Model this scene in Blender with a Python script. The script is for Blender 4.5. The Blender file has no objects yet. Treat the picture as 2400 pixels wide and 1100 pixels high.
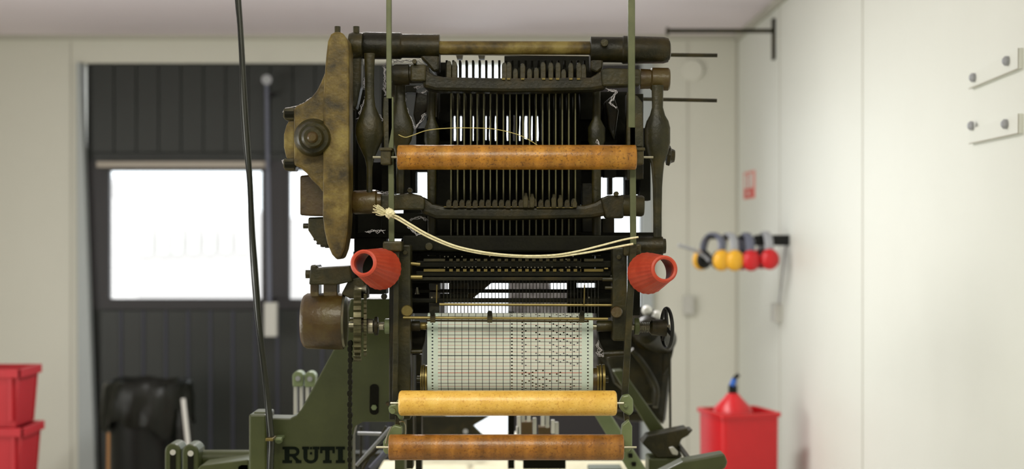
import bpy, bmesh, math, random
from mathutils import Vector, Matrix
random.seed(7)
PI = math.pi
F = 3333.0          # focal length in pixels of the 2400 px wide frame
EYE = 1.6           # camera height
# ------------------------------------------------------------------ camera, world, lights, exposure
scn = bpy.context.scene
cd = bpy.data.cameras.new('camera'); cam = bpy.data.objects.new('camera', cd)
scn.collection.objects.link(cam)
cam.location = (0, 0, EYE); cam.rotation_euler = (PI/2, 0, 0)
cd.sensor_width = 36; cd.lens = 36*F/2400; cd.clip_start = 0.05; cd.clip_end = 200
cd.dof.use_dof = True; cd.dof.focus_distance = 2.42; cd.dof.aperture_fstop = 3.3
scn.camera = cam
scn.view_settings.view_transform = 'Standard'; scn.view_settings.look = 'None'
scn.view_settings.exposure = 0.0; scn.view_settings.gamma = 1.0
scn.view_settings.use_curve_mapping = False
w = bpy.data.worlds.new('overcast_sky'); scn.world = w; w.use_nodes = True
w.node_tree.nodes['Background'].inputs[0].default_value = (0.93, 0.96, 1.0, 1)
w.node_tree.nodes['Background'].inputs[1].default_value = 2.5
def area(name, loc, rot, sx, sy, power, col=(1, 1, 1)):
    l = bpy.data.lights.new(name, 'AREA'); l.shape = 'RECTANGLE'; l.size = sx; l.size_y = sy
    l.energy = power; l.color = col
    o = bpy.data.objects.new(name, l); scn.collection.objects.link(o)
    o.location = loc; o.rotation_euler = rot
    return o
# ceiling luminaires of the hall (all nearer than the frame shows) and the daylight of the side windows
area('lamp_front', (-0.2, 1.15, 2.5), (0, 0, 0), 1.3, 0.22, 32, (1, .96, .80))
area('lamp_middle', (-0.35, 4.45, 2.52), (0, 0, 0), 0.22, 1.3, 38, (1, .99, .97))
area('side_window_light', (-3.4, 3.0, 1.3), (0, -PI/2, 0), 1.2, 3.6, 66, (1, 1, .96))
area('hall_daylight', (-1.4, -2.6, 1.9), (PI/2, 0, 0), 2.4, 1.2, 14, (1, .97, .86))

C = scn.collection
# ------------------------------------------------------------------ helpers
def P(px, py, Y):
    return Vector(((px-1200)*Y/F, Y, EYE+(550-py)*Y/F))
def S(r, Y): return r*Y/F
WP = {}
def wpos(o): return WP.get(o.name, Vector((0, 0, 0)))
def tagp(o, label=None, cat=None, group=None, kind=None):
    if label: o['label'] = label
    if cat: o['category'] = cat
    if group: o['group'] = group
    if kind: o['kind'] = kind
    return o
def thing(name, label, cat, loc, group=None):
    o = bpy.data.objects.new(name, None); C.objects.link(o); o.location = loc
    o.empty_display_size = 0.05
    WP[o.name] = Vector(loc)
    return tagp(o, label, cat, group)
def link(name, bm, m, parent=None, smooth=False, bev=0, angle=35):
    me = bpy.data.meshes.new(name)
    vs = [v.co for v in bm.verts]
    lo = Vector((min(v.x for v in vs), min(v.y for v in vs), min(v.z for v in vs)))
    hi = Vector((max(v.x for v in vs), max(v.y for v in vs), max(v.z for v in vs)))
    c = (lo+hi)/2
    for v in bm.verts: v.co -= c
    bmesh.ops.recalc_face_normals(bm, faces=bm.faces)
    bm.to_mesh(me); bm.free()
    o = bpy.data.objects.new(name, me); C.objects.link(o)
    if m: me.materials.append(m)
    if smooth:
        me.polygons.foreach_set('use_smooth', [True]*len(me.polygons))
        me.set_sharp_from_angle(angle=math.radians(angle))
    WP[o.name] = c.copy()
    if parent is not None:
        o.parent = parent; o.location = c - wpos(parent)
    else:
        o.location = c
    if bev:
        b = o.modifiers.new('bevel', 'BEVEL'); b.width = bev; b.segments = 2; b.limit_method = 'ANGLE'
        b.angle_limit = math.radians(40)
    return o
def a_box(bm, x0, x1, y0, y1, z0, z1):
    vs = [bm.verts.new(p) for p in ((x0,y0,z0),(x1,y0,z0),(x1,y1,z0),(x0,y1,z0),(x0,y0,z1),(x1,y0,z1),(x1,y1,z1),(x0,y1,z1))]
    for f in ((0,1,2,3),(7,6,5,4),(0,4,5,1),(1,5,6,2),(2,6,7,3),(3,7,4,0)): bm.faces.new([vs[i] for i in f])
def a_pbox(bm, x0, x1, y0, y1, Y, d):           # pixel rectangle whose front stands at depth Y, d metres deep
    a = P(x0, y1, Y); b = P(x1, y0, Y); a_box(bm, a.x, b.x, Y, Y+d, a.z, b.z)
def a_prism(bm, pts, d):                        # pts world points at the front, pushed back by d
    n = len(pts); f = [bm.verts.new(p) for p in pts]; g = [bm.verts.new(p+Vector((0, d, 0))) for p in pts]
    bm.faces.new(f); bm.faces.new(g[::-1])
    for i in range(n): bm.faces.new((f[i], g[i], g[(i+1) % n], f[(i+1) % n]))
def frame(ax):
    ax = ax.normalized(); u = Vector((0, 0, 1)) if abs(ax.z) < .9 else Vector((0, 1, 0))
    a = ax.cross(u).normalized(); b = ax.cross(a).normalized(); return a, b
def a_lathe(bm, p0, p1, prof, n=24, caps=True, rib=0, nr=0):   # prof: (t along the axis, radius in metres)
    ax = p1-p0; a, b = frame(ax); rings = []
    for t, r in prof:
        c = p0+ax*t; ring = []
        for i in range(n):
            th = 2*PI*i/n; rr = r*(1+(rib*(1 if (i*nr//n*2) % 2 else -1) if nr else 0))
            if nr: rr = r*(1+rib*math.cos(th*nr))
            ring.append(bm.verts.new(c+(a*math.cos(th)+b*math.sin(th))*rr))
        rings.append(ring)
    for k in range(len(rings)-1):
        for i in range(n):
            bm.faces.new((rings[k][i], rings[k][(i+1) % n], rings[k+1][(i+1) % n], rings[k+1][i]))
    if caps: bm.faces.new(rings[0]); bm.faces.new(rings[-1][::-1])
    return rings
def a_cyl(bm, p0, p1, r, n=20): a_lathe(bm, p0, p1, [(0, r), (1, r)], n)
def a_tube(bm, pts, r, n=8, sub=6):             # smooth tube through points (Catmull-Rom)
    q = []
    m = len(pts)
    for i in range(m-1):
        p0, p1, p2, p3 = pts[max(i-1, 0)], pts[i], pts[i+1], pts[min(i+2, m-1)]
        for s in range(sub):
            t = s/sub
            q.append(0.5*((2*p1)+(p2-p0)*t+(2*p0-5*p1+4*p2-p3)*t*t+(3*p1-p0-3*p2+p3)*t*t*t))
    q.append(pts[-1]); rings = []; pa = None
    for i, c in enumerate(q):
        d = (q[min(i+1, len(q)-1)]-q[max(i-1, 0)]).normalized()
        if pa is None: a, b = frame(d)
        else:
            a = (pa-d*pa.dot(d)).normalized(); b = d.cross(a)
        pa = a
        rr = r[min(int(i/max(1, len(q)-1)*(len(r)-1)+.5), len(r)-1)] if isinstance(r, (list, tuple)) else r
        rings.append([bm.verts.new(c+(a*math.cos(2*PI*j/n)+b*math.sin(2*PI*j/n))*rr) for j in range(n)])
    for k in range(len(rings)-1):
        for j in range(n): bm.faces.new((rings[k][j], rings[k][(j+1) % n], rings[k+1][(j+1) % n], rings[k+1][j]))
    bm.faces.new(rings[0]); bm.faces.new(rings[-1][::-1])
NB = bmesh.new
# one-call parts, coordinates in photograph pixels at depth Y
def plate(name, par, m, pts, Y, d, bev=0.0015, smooth=False):
    bm = NB(); a_prism(bm, [P(x, y, Y) for x, y in pts], d); return link(name, bm, m, par, bev=bev, smooth=smooth)
def pbox(name, par, m, x0, x1, y0, y1, Y, d, bev=0.0012):
    bm = NB(); a_pbox(bm, x0, x1, y0, y1, Y, d); return link(name, bm, m, par, bev=bev)
def rod(name, par, m, a, b, r, n=20):           # a, b = (px, py, Y), r in pixels at a's depth
    bm = NB(); a_cyl(bm, P(*a), P(*b), S(r, a[2]), n); return link(name, bm, m, par, smooth=True)
def lathe(name, par, m, a, b, prof, n=28, rib=0, nr=0):
    bm = NB(); a_lathe(bm, P(*a), P(*b), [(t, S(r, a[2])) for t, r in prof], n, True, rib, nr)
    return link(name, bm, m, par, smooth=True)
def tube(name, par, m, pts, r, n=8, sub=6):
    bm = NB(); a_tube(bm, [P(*p) for p in pts], S(r, pts[0][2]), n, sub); return link(name, bm, m, par, smooth=True, angle=60)
def clone(o, dpos, parent=None):
    c = o.copy(); C.objects.link(c)
    for k in list(c.keys()):
        if k in ('label',) : del c[k]
    c.location = o.location + Vector(dpos); WP[c.name] = wpos(o)+Vector(dpos)
    if parent is not None: c.parent = parent
    return c
def bolt(par, m, x, y, Y, r, d=0.008, n=6, name='bolt'):   # hex head facing the viewer
    bm = NB(); p = P(x, y, Y); a_cyl(bm, p, p-Vector((0, d, 0)), S(r, Y), n); return link(name, bm, m, par, bev=0.0008)
def gear(name, par, m, c, axis, r, teeth, wd, tooth=.1, hub=.2):
    bm = NB(); a, b = frame(axis); axis = axis.normalized(); pts = []
    for i in range(teeth):
        for f, rr in ((0, 1-tooth), (.28, 1-tooth), (.4, 1), (.72, 1), (.84, 1-tooth)):
            th = 2*PI*(i+f)/teeth; pts.append((a*math.cos(th)+b*math.sin(th))*r*rr)
    f = [bm.verts.new(c+p-axis*wd/2) for p in pts]; g = [bm.verts.new(c+p+axis*wd/2) for p in pts]
    n = len(pts); bm.faces.new(f); bm.faces.new(g[::-1])
    for i in range(n): bm.faces.new((f[i], g[i], g[(i+1) % n], f[(i+1) % n]))
    a_cyl(bm, c-axis*wd, c+axis*wd, r*hub, 16)
    return link(name, bm, m, par)
# ------------------------------------------------------------------ materials
def mat(name, col, rough=.5, metal=0.0, col2=None, col3=None, scale=6, bump=0, bscale=60, trans=0, spec=.5, detail=6, coat=0):
    m = bpy.data.materials.new(name); m.use_nodes = True; nt = m.node_tree; b = nt.nodes['Principled BSDF']
    b.inputs['Base Color'].default_value = (*col, 1); b.inputs['Roughness'].default_value = rough
    b.inputs['Metallic'].default_value = metal; b.inputs['Specular IOR Level'].default_value = spec
    b.inputs['Coat Weight'].default_value = coat
    tc = nt.nodes.new('ShaderNodeTexCoord')
    if col2:
        n = nt.nodes.new('ShaderNodeTexNoise'); n.inputs['Scale'].default_value = scale; n.inputs['Detail'].default_value = detail
        n.inputs['Roughness'].default_value = .62
        nt.links.new(tc.outputs['Object'], n.inputs['Vector'])
        r = nt.nodes.new('ShaderNodeValToRGB'); nt.links.new(n.outputs['Fac'], r.inputs['Fac'])
        r.color_ramp.elements[0].position = .34; r.color_ramp.elements[1].position = .66
        r.color_ramp.elements[0].color = (*col, 1); r.color_ramp.elements[1].color = (*(col3 or col2), 1)
        if col3:
            e = r.color_ramp.elements.new(.5); e.color = (*col2, 1)
        nt.links.new(r.outputs['Color'], b.inputs['Base Color'])
    if bump:
        n = nt.nodes.new('ShaderNodeTexNoise'); n.inputs['Scale'].default_value = bscale; n.inputs['Detail'].default_value = 4
        nt.links.new(tc.outputs['Object'], n.inputs['Vector'])
        bp = nt.nodes.new('ShaderNodeBump'); bp.inputs['Strength'].default_value = bump; bp.inputs['Distance'].default_value = .002
        nt.links.new(n.outputs['Fac'], bp.inputs['Height']); nt.links.new(bp.outputs['Normal'], b.inputs['Normal'])
    return m
M = {}
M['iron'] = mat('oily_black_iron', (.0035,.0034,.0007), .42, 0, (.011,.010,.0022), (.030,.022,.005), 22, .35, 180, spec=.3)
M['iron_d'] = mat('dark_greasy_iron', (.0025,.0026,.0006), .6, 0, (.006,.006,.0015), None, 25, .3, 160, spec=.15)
M['patina'] = mat('yellow_patina_iron', (.024,.017,.004), .5, 0, (.11,.075,.015), (.215,.165,.043), 19, .5, 140, spec=.35)
M['rust'] = mat('brown_patina_iron', (.018,.012,.003), .36, 0, (.055,.032,.007), (.075,.055,.014), 14, .4, 150, spec=.45)
M['olive'] = mat('olive_iron', (.008,.008,.0018), .42, 0, (.021,.019,.0045), (.042,.032,.007), 20, .4, 150, spec=.33)
M['steel'] = mat('worn_steel', (.24,.23,.16), .32, .8, (.36,.34,.26), None, 30)
M['blade'] = mat('lit_blade_edge', (.05,.048,.013), .4, 0, (.13,.12,.04), None, 30)  # brighter blade colour, stands in for light catching the edges
M['gear'] = mat('oily_gear_steel', (.06,.058,.025), .3, .5, (.16,.15,.08), None, 40)
M['brass'] = mat('brass', (.10,.075,.015), .35, .5, (.17,.13,.035), None, 25)
M['green'] = mat('green_enamel', (.036,.047,.009), .42, 0, (.045,.056,.012), (.056,.068,.016), 7, .2, 90, spec=.5)
M['green_l'] = mat('pale_green_enamel', (.15,.20,.09), .35, 0, (.2,.25,.12), None, 12, .2, 90)
M['letter'] = mat('black_lettering_paint', (.003,.006,.003), .7, spec=.1)
M['red_cone'] = mat('red_plastic_cone', (.38,.035,.013), .5, 0, (.48,.06,.024), None, 30, .15, 300)
M['red'] = mat('red_plastic', (.55,.008,.012), .35, 0, (.62,.012,.018), None, 5)
M['red_d'] = mat('red_crate_plastic', (.36,.006,.012), .5, 0, (.42,.008,.016), None, 5)
M['cord'] = mat('undyed_cord', (.62,.56,.32), .85, 0, (.85,.8,.55), None, 200, .4, 500)
M['thread'] = mat('yellow_thread', (.5,.42,.15), .8)
M['rubber'] = mat('black_rubber', (.012,.014,.008), .35, 0, (.02,.022,.012), None, 20)
M['black'] = mat('black_plastic', (.006,.007,.006), .4, spec=.3)
M['yellow'] = mat('yellow_plastic', (.8,.42,.02), .35)
M['blue'] = mat('blue_plastic', (.02,.12,.5), .4)
M['grey'] = mat('grey_plastic', (.35,.36,.38), .4)
M['greyd'] = mat('grey_blue_plastic', (.13,.14,.19), .35)
M['white_p'] = mat('white_plastic', (.75,.75,.7), .4)
M['offw'] = mat('grey_white_plastic', (.55,.55,.5), .4)
M['bag'] = mat('black_bin_bag', (.003,.004,.002), .4, 0, (.005,.006,.003), None, 4, .5, 14, spec=.35)
M['wood_s'] = mat('pale_wood_stick', (.3,.15,.05), .6)
M['card'] = mat('brown_card', (.12,.075,.025), .7)
M['cloth'] = mat('white_cloth', (.75,.72,.6), .8, 0, (.8,.78,.68), None, 3, .3, 200)
M['warp'] = mat('cream_warp', (.62,.58,.4), .8, 0, (.7,.66,.48), None, 40, .3, 200)
M['lint'] = mat('grey_lint', (.5,.48,.5), .95, 0, (.65,.63,.66), None, 80)
def roller_mat(name, c1, c2, c3, ring, sp=.45):
    m = mat(name, c1, .33, 0, c2, c3, 38, .2, 350, spec=.5)
    nt = m.node_tree; b = nt.nodes['Principled BSDF']; src = b.inputs['Base Color'].links[0].from_socket
    tc = nt.nodes.new('ShaderNodeTexCoord'); mp = nt.nodes.new('ShaderNodeMapping'); mp.inputs['Scale'].default_value = (26, .6, .6)
    nt.links.new(tc.outputs['Object'], mp.inputs['Vector'])
    n = nt.nodes.new('ShaderNodeTexNoise'); n.inputs['Scale'].default_value = 1.6; n.inputs['Detail'].default_value = 3
    nt.links.new(mp.outputs[0], n.inputs['Vector'])
    r = nt.nodes.new('ShaderNodeValToRGB'); r.color_ramp.elements[0].position = .40; r.color_ramp.elements[1].position = .62
    r.color_ramp.elements[0].color = (ring, ring, ring*.9, 1); r.color_ramp.elements[1].color = (1, 1, 1, 1)
    nt.links.new(n.outputs['Fac'], r.inputs['Fac'])
    n2 = nt.nodes.new('ShaderNodeTexNoise'); n2.inputs['Scale'].default_value = 260; n2.inputs['Detail'].default_value = 2
    nt.links.new(tc.outputs['Object'], n2.inputs['Vector'])
    r2 = nt.nodes.new('ShaderNodeValToRGB'); r2.color_ramp.elements[0].position = .3; r2.color_ramp.elements[1].position = .45
    r2.color_ramp.elements[0].color = (sp, sp*.9, sp*.8, 1); r2.color_ramp.elements[1].color = (1, 1, 1, 1)
    nt.links.new(n2.outputs['Fac'], r2.inputs['Fac'])
    for rr in (r, r2):
        x = nt.nodes.new('ShaderNodeMix'); x.data_type = 'RGBA'; x.blend_type = 'MULTIPLY'; x.inputs[0].default_value = 1
        nt.links.new(src, x.inputs[6]); nt.links.new(rr.outputs[0], x.inputs[7]); src = x.outputs[2]
    nt.links.new(src, b.inputs['Base Color']); return m
M['wood_a'] = roller_mat('oiled_brown_wood', (.31,.125,.010), (.40,.17,.016), (.50,.235,.028), .66)
M['wood_b'] = roller_mat('pale_waxed_wood', (.66,.38,.065), (.74,.45,.09), (.8,.52,.13), .95, .78)
M['wood_c'] = roller_mat('dark_oiled_wood', (.25,.092,.010), (.33,.13,.016), (.41,.175,.027), .6, .6)
# glass: fresnel mix of clear and mirror
def glass():
    m = bpy.data.materials.new('window_glass'); m.use_nodes = True; nt = m.node_tree; nt.nodes.clear()
    o = nt.nodes.new('ShaderNodeOutputMaterial'); mx = nt.nodes.new('ShaderNodeMixShader')
    t = nt.nodes.new('ShaderNodeBsdfTransparent'); g = nt.nodes.new('ShaderNodeBsdfGlossy'); g.inputs['Roughness'].default_value = .02
    t.inputs[0].default_value = (.95, .97, .97, 1)
    fr = nt.nodes.new('ShaderNodeFresnel'); fr.inputs[0].default_value = 1.45
    nt.links.new(fr.outputs[0], mx.inputs[0]); nt.links.new(t.outputs[0], mx.inputs[1]); nt.links.new(g.outputs[0], mx.inputs[2])
    nt.links.new(mx.outputs[0], o.inputs[0]); return m
M['glass'] = glass()
M['curtain'] = mat('grey_speckled_cloth', (.12,.11,.12), .9, 0, (.32,.31,.33), None, 60)
M['wall'] = mat('painted_wall_panel', (.69,.69,.60), .55, 0, (.72,.72,.63), None, 1.2, .05, 30)
M['wall_r'] = mat('white_wall_panel', (.76,.78,.71), .5, 0, (.79,.81,.74), None, 1.2, .05, 30)
M['ceil'] = mat('ceiling_panel', (.86,.78,.83), .7, 0, (.88,.80,.85), None, 1.5)
M['floor'] = mat('light_concrete_floor', (.46,.45,.40), .5, 0, (.54,.52,.46), None, 3, .1, 20)
M['trim'] = mat('grey_seam', (.5,.49,.42), .6)
M['door'] = mat('dark_blue_grey_door', (.013,.016,.013), .45, 0, (.017,.021,.018), None, 3)
M['bead'] = mat('blue_grey_bead', (.045,.047,.07), .4)
M['door_f'] = mat('dark_frame', (.022,.020,.022), .5)
M['jamb'] = mat('pale_jamb', (.42,.46,.46), .45)
M['ledge'] = mat('ledge_cream', (.42,.38,.32), .6)
M['facade'] = mat('pale_facade', (.60,.56,.54), .8)
M['yard'] = mat('pale_yard', (.8,.79,.77), .8)
# ------------------------------------------------------------------ the setting
BW = 7.0; RX = 1.113; CZ = EYE+(550-83)*BW/F; LX = -3.6; BY = -3.2
def sbox(name, m, x0, x1, y0, y1, z0, z1, par=None, kind=True, bev=0):
    bm = NB(); a_box(bm, x0, x1, y0, y1, z0, z1); o = link(name, bm, m, par, bev=bev)
    if kind and par is None: o['kind'] = 'structure'
    return o
sbox('floor', M['floor'], LX-.2, RX+.2, BY-.2, BW+.2, -.1, 0)
sbox('ceiling', M['ceil'], LX-.2, RX+.2, BY-.2, BW+.2, CZ, CZ+.12)
sbox('wall_right', M['wall_r'], RX, RX+.15, BY, BW, 0, CZ)
sbox('wall_left', M['wall'], LX-.15, LX, BY, BW, 0, CZ)
sbox('wall_front', M['wall'], LX, RX, BY-.15, BY, 0, CZ)
# back wall with the door opening (px 188..1522 at the back wall)
def bx(px): return (px-1200)*BW/F
def bz(py): return EYE+(550-py)*BW/F
D0, D1, DT = bx(192), bx(1524), bz(148)
bm = NB(); a_box(bm, LX, D0, BW, BW+.15, 0, CZ); a_box(bm, D1, RX, BW, BW+.15, 0, CZ); a_box(bm, D0, D1, BW, BW+.15, DT, CZ)
link('wall_back', bm, M['wall'])['kind'] = 'structure'
def rwall(px): return RX*F/(px-1200)            # depth of a point of the right wall seen at column px
n = 0
def trim(x0, x1, y0, y1, z0, z1, m='trim'):
    global n; n += 1
    return sbox('trim_%d' % n, M[m], x0, x1, y0, y1, z0, z1)
trim(LX, RX, BW-.02, BW, CZ-.022, CZ)
trim(RX-.02, RX, 0.2, BW-.02, CZ-.03, CZ)
for px in (1828, 2022, 2440):
    Y = rwall(px); trim(RX-.0015, RX, Y-.004, Y+.004, 0, CZ-.03)
trim(bx(166)-.003, bx(166)+.003, BW-.002, BW, 0, CZ-.03)
trim(bx(1612)-.003, bx(1612)+.003, BW-.002, BW, 0, CZ-.03)
trim(RX-.012, RX, BW-.012, BW, 0, CZ-.03)
# door jambs
n += 1; bm = NB(); a_prism(bm, [Vector((bx(x_), BW-.03, z_)) for x_, z_ in ((184, DT), (192, DT), (226, bz(1100)), (232, 0), (192, 0), (188, bz(1100)))], .06); link('trim_%d' % n, bm, M['jamb'])['kind'] = 'structure'; trim(D1-.045, D1+.01, BW-.04, BW+.1, 0, DT, 'jamb')
# sectional door: three glazed fields
DY = BW+.03
door = thing('door_1', 'tall dark sectional door with glazed fields filling the back wall', 'door', ((D0+D1)/2, DY, 0)); door['kind'] = 'structure'
XS = [bx(v) for v in (192, 252, 611, 676, 1030, 1044, 1190, 1214, 1500, 1524)]
Wt, Wb = bz(400), bz(702)
def dpart(name, x0, x1, z0, z1, m='door_f', y0=0, y1=.04): return sbox(name, M[m], x0, x1, DY+y0, DY+y1, z0, z1, door)
def ribs(x0, x1, z0, z1, pitch, wd=.006):
    k = 0; x = x0
    g = None
    while x < x1-.01:
        e = min(x+pitch, x1)
        bmq = NB(); a_box(bmq, x+wd, e-wd, DY-.012, DY+.012, z0, z1); link('door_slat', bmq, M['door'], door, bev=.004)
        if wd > .004 and x > x0: bmq = NB(); a_box(bmq, x-.007, x+.007, DY-.018, DY+.012, z0, z1); link('door_bead', bmq, M['bead'], door, bev=.005)
        x = e
P52 = 52.5*BW/F
dpart('door_rail', D0+.012, XS[4], Wt, Wt+.05); dpart('door_rail', D0+.012, XS[4], Wb-.05, Wb)
dpart('door_panel', D0+.012, XS[4], 0, Wb-.05, 'door', .012); dpart('door_panel', D0+.012, XS[4], Wt+.05, DT, 'door', .012)
ribs(bx(229), XS[4], 0.02, Wb-.055, P52); ribs(bx(212), XS[4], Wt+.09, DT, P52, .0012)
dpart('door_stile', D0+.012, XS[1], Wb, Wt); dpart('door_stile', XS[2], XS[3], Wb, Wt); dpart('door_stile', XS[4], XS[5], 0, DT)
dpart('door_stile', XS[6], XS[7], 0, DT); dpart('door_stile', XS[8], D1-.045, 0, DT)
dpart('door_rail', XS[7], XS[8], bz(255), DT); dpart('door_panel', XS[7], XS[8], 0, bz(735)); dpart('door_rail', XS[5], XS[6], 0, .3)
for x0, x1, z0, z1 in ((XS[1], XS[2], Wb, Wt), (XS[3], XS[4], Wb, Wt), (XS[5], XS[6], .3, DT), (XS[7], XS[8], bz(735), bz(255))):
    dpart('pane', x0, x1, z0, z1, 'glass', .018, .022)
sbox('ledge', M['ledge'], bx(229), bx(622), DY-.05, DY, bz(393), bz(379), door)
# outside
sbox('ground_outside', M['yard'], -30, 30, BW+.2, 45, -.15, -.05)
FY = 22.0
fac = thing('building', 'pale overexposed building with arched windows beyond the door glass', 'building', (-4, FY, 0))
a = P(90, 700, FY); bm = NB()
pts = [Vector((-9.5, FY, -.05)), Vector((2, FY, -.05)), P(1100, 560, FY), P(590, 500, FY), P(250, 425, FY), Vector((-9.5, FY, 3.2))]
pts[1] = Vector((P(1100, 0, FY).x, FY, -.05))
a_prism(bm, pts, 3); link('facade', bm, M['facade'], fac)
for i in range(8):
    cx, cy = 301+i*(41 if i < 3 else 38), 568; hw = 13-i*.6; hh = 30-i
    p = [(cx-hw, cy+hh), (cx+hw, cy+hh), (cx+hw, cy-hh*.6), (cx+hw*.6, cy-hh), (cx-hw*.6, cy-hh), (cx-hw, cy-hh*.6)]
    plate('arched_window', fac, M['white_p'], p, FY-.05, .06, 0)
# ------------------------------------------------------------------ things on the walls
t = thing('door_pull_rod', 'thin grey vertical rod with white grip box on the dark door', 'rod', P(630, 760, 6.95))
rod('pole', t, M['greyd'], (625, 195, 6.9), (632, 715, 6.9), 4.5, 10)
pbox('grip_box', t, M['offw'], 619, 648, 710, 790, 6.87, .05, .004)
bm = NB(); a_cyl(bm, P(625, 187, 6.93), P(625, 187, 6.84), S(12, 6.9), 12); link('top_knob', bm, M['grey'], t, smooth=True)
for y_ in (215, 700): pbox('mount', t, M['door_f'], 618, 634, y_, y_+8, 6.905, .13, 0)
# wall bracket
Y = 6.02
t = thing('wall_bracket', 'dark steel wall bracket with long horizontal arm near the ceiling corner', 'bracket', P(1816, 95, Y))
bm = NB(); a_box(bm, RX-.012, RX, Y-.02, Y+.02, P(0, 140, Y).z, P(0, 44, Y).z); link('wall_plate', bm, M['olive'], t, bev=.001)
bm = NB(); a_box(bm, P(1566, 0, Y).x, RX-.011, Y-.012, Y+.012, P(0, 77, Y).z, P(0, 68, Y).z); link('arm', bm, M['olive'], t, bev=.001)
bm = NB(); a_box(bm, P(1561, 0, Y).x, P(1567, 0, Y).x, Y-.015, Y+.015, P(0, 82, Y).z, P(0, 65, Y).z); link('end_stop', bm, M['olive'], t, bev=.001)
# extinguisher sign on right wall
y0, y1 = rwall(1770), rwall(1745); Ym = (y0+y1)/2; z0, z1 = P(0, 466, Ym).z, P(0, 402, Ym).z
t = thing('fire_sign', 'small red and white fire extinguisher sign on right wall', 'sign', (RX, Ym, (z0+z1)/2))
M['sign_red'] = mat('sign_red', (.72,.09,.08), .5); M['sign_pink'] = mat('sign_border', (.80,.30,.26), .5)
bm = NB(); a_box(bm, RX-.004, RX, y0, y1, z0, z1); link('sign_plate', bm, M['sign_pink'], t)
h = z1-z0; w_ = y1-y0
bm = NB(); a_box(bm, RX-.006, RX-.004, y0+w_*.15, y1-w_*.15, z0+h*.40, z1-h*.10); link('white_field', bm, M['white_p'], t)
bm = NB(); a_box(bm, RX-.006, RX-.004, y0+w_*.08, y1-w_*.08, z0+h*.03, z0+h*.36); link('red_field', bm, M['sign_red'], t)
bm = NB(); a_lathe(bm, Vector((RX-.007, Ym, z0+h*.42)), Vector((RX-.007, Ym, z0+h*.8)), [(0, .016), (.8, .016), (1, .006)], 10)
for v in bm.verts: v.co.x = RX-.007+(v.co.x-RX+.007)*.08
link('pictogram', bm, M['sign_red'], t)
bm = NB(); a_box(bm, RX-.0075, RX-.006, Ym-.03, Ym+.03, z1-h*.2, z1-h*.13); link('pictogram', bm, M['sign_red'], t)
bm = NB(); a_box(bm, RX-.0075, RX-.006, Ym-.02, Ym+.02, z0+h*.12, z0+h*.26); link('arrow', bm, M['white_p'], t)
# two screwed plates on the right wall
for i, (ya, yb, la) in enumerate((((176, 112), (208, 160), 'upper clear plate held by two screws on the right wall'),
                                  ((303, 266), (337, 312), 'lower clear plate held by two screws on the right wall'))):
    Y0, Y1 = rwall(2398), rwall(2280)
    t = thing('wall_plate_sign', la, 'plate', (RX, (Y0+Y1)/2, P(0, ya[0], Y1).z), 'screwed plates on the right wall')
    zt = P(0, ya[0], Y1).z; zb = P(0, yb[0], Y1).z; zt2 = P(0, ya[1], Y0).z; zb2 = P(0, yb[1], Y0).z
    bm = NB(); v = [bm.verts.new((RX-.008, Y1, zt)), bm.verts.new((RX-.008, Y0, zt2)), bm.verts.new((RX-.008, Y0, zb2)), bm.verts.new((RX-.008, Y1, zb))]
    g = [bm.verts.new((RX, q.co.y, q.co.z)) for q in v]
    bm.faces.new(v); bm.faces.new(g[::-1])
    for k in range(4): bm.faces.new((v[k], g[k], g[(k+1) % 4], v[(k+1) % 4]))
    link('clear_plate', bm, M['wall_r'], t)
    bm = NB(); a_tube(bm, [Vector((RX-.009, Y1, zb)), Vector((RX-.009, Y0+.004, zb2)), Vector((RX-.009, Y0+.004, zt2))], .0016, 6, 1); link('plate_edge', bm, M['trim'], t)
    for px, py in (((2292, 182), (2371, 143)), ((2288, 295), (2368, 291)))[i]:
        Ys = rwall(px); p = Vector((RX-.008, Ys, P(0, py, Ys).z))
        bm = NB(); a_lathe(bm, p, p-Vector((.012, 0, 0)), [(0, .011), (.6, .011), (1, .006)], 12); link('screw', bm, M['grey'], t, smooth=True)
# sockets
t = pbox('wall_socket', None, M['offw'], 1602, 1628, 694, 738, BW-.035, .035, .004); tagp(t, 'pale grey socket box low on the back wall beside machine', 'socket')
t = thing('wall_disc', 'faint round pale disc high on the back wall', 'disc', P(1622, 165, BW-.02))
bm = NB(); a_lathe(bm, P(1622, 165, BW-.0005), P(1622, 165, BW-.012), [(0, S(26, BW)), (1, S(25, BW))], 28); link('disc', bm, M['wall'], t)
Y = rwall(1828); bm = NB(); a_box(bm, RX-.03, RX, Y-.05, Y+.05, P(0, 755, Y).z, P(0, 712, Y).z)
tagp(link('wall_socket', bm, M['offw'], None, bev=.003), 'small socket box on right wall below the ear muffs', 'socket')
bm = NB(); a_tube(bm, [Vector((RX-.012, 5.72, P(0, 575, 5.72).z)), Vector((RX-.02, 5.74, P(0, 640, 5.72).z)), Vector((RX-.015, 5.85, P(0, 712, 5.85).z))], .003, 6)
tagp(link('hanging_cable', bm, M['grey'], None, smooth=True), 'thin cable from the ear muff bracket to the wall socket', 'cable')
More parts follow.
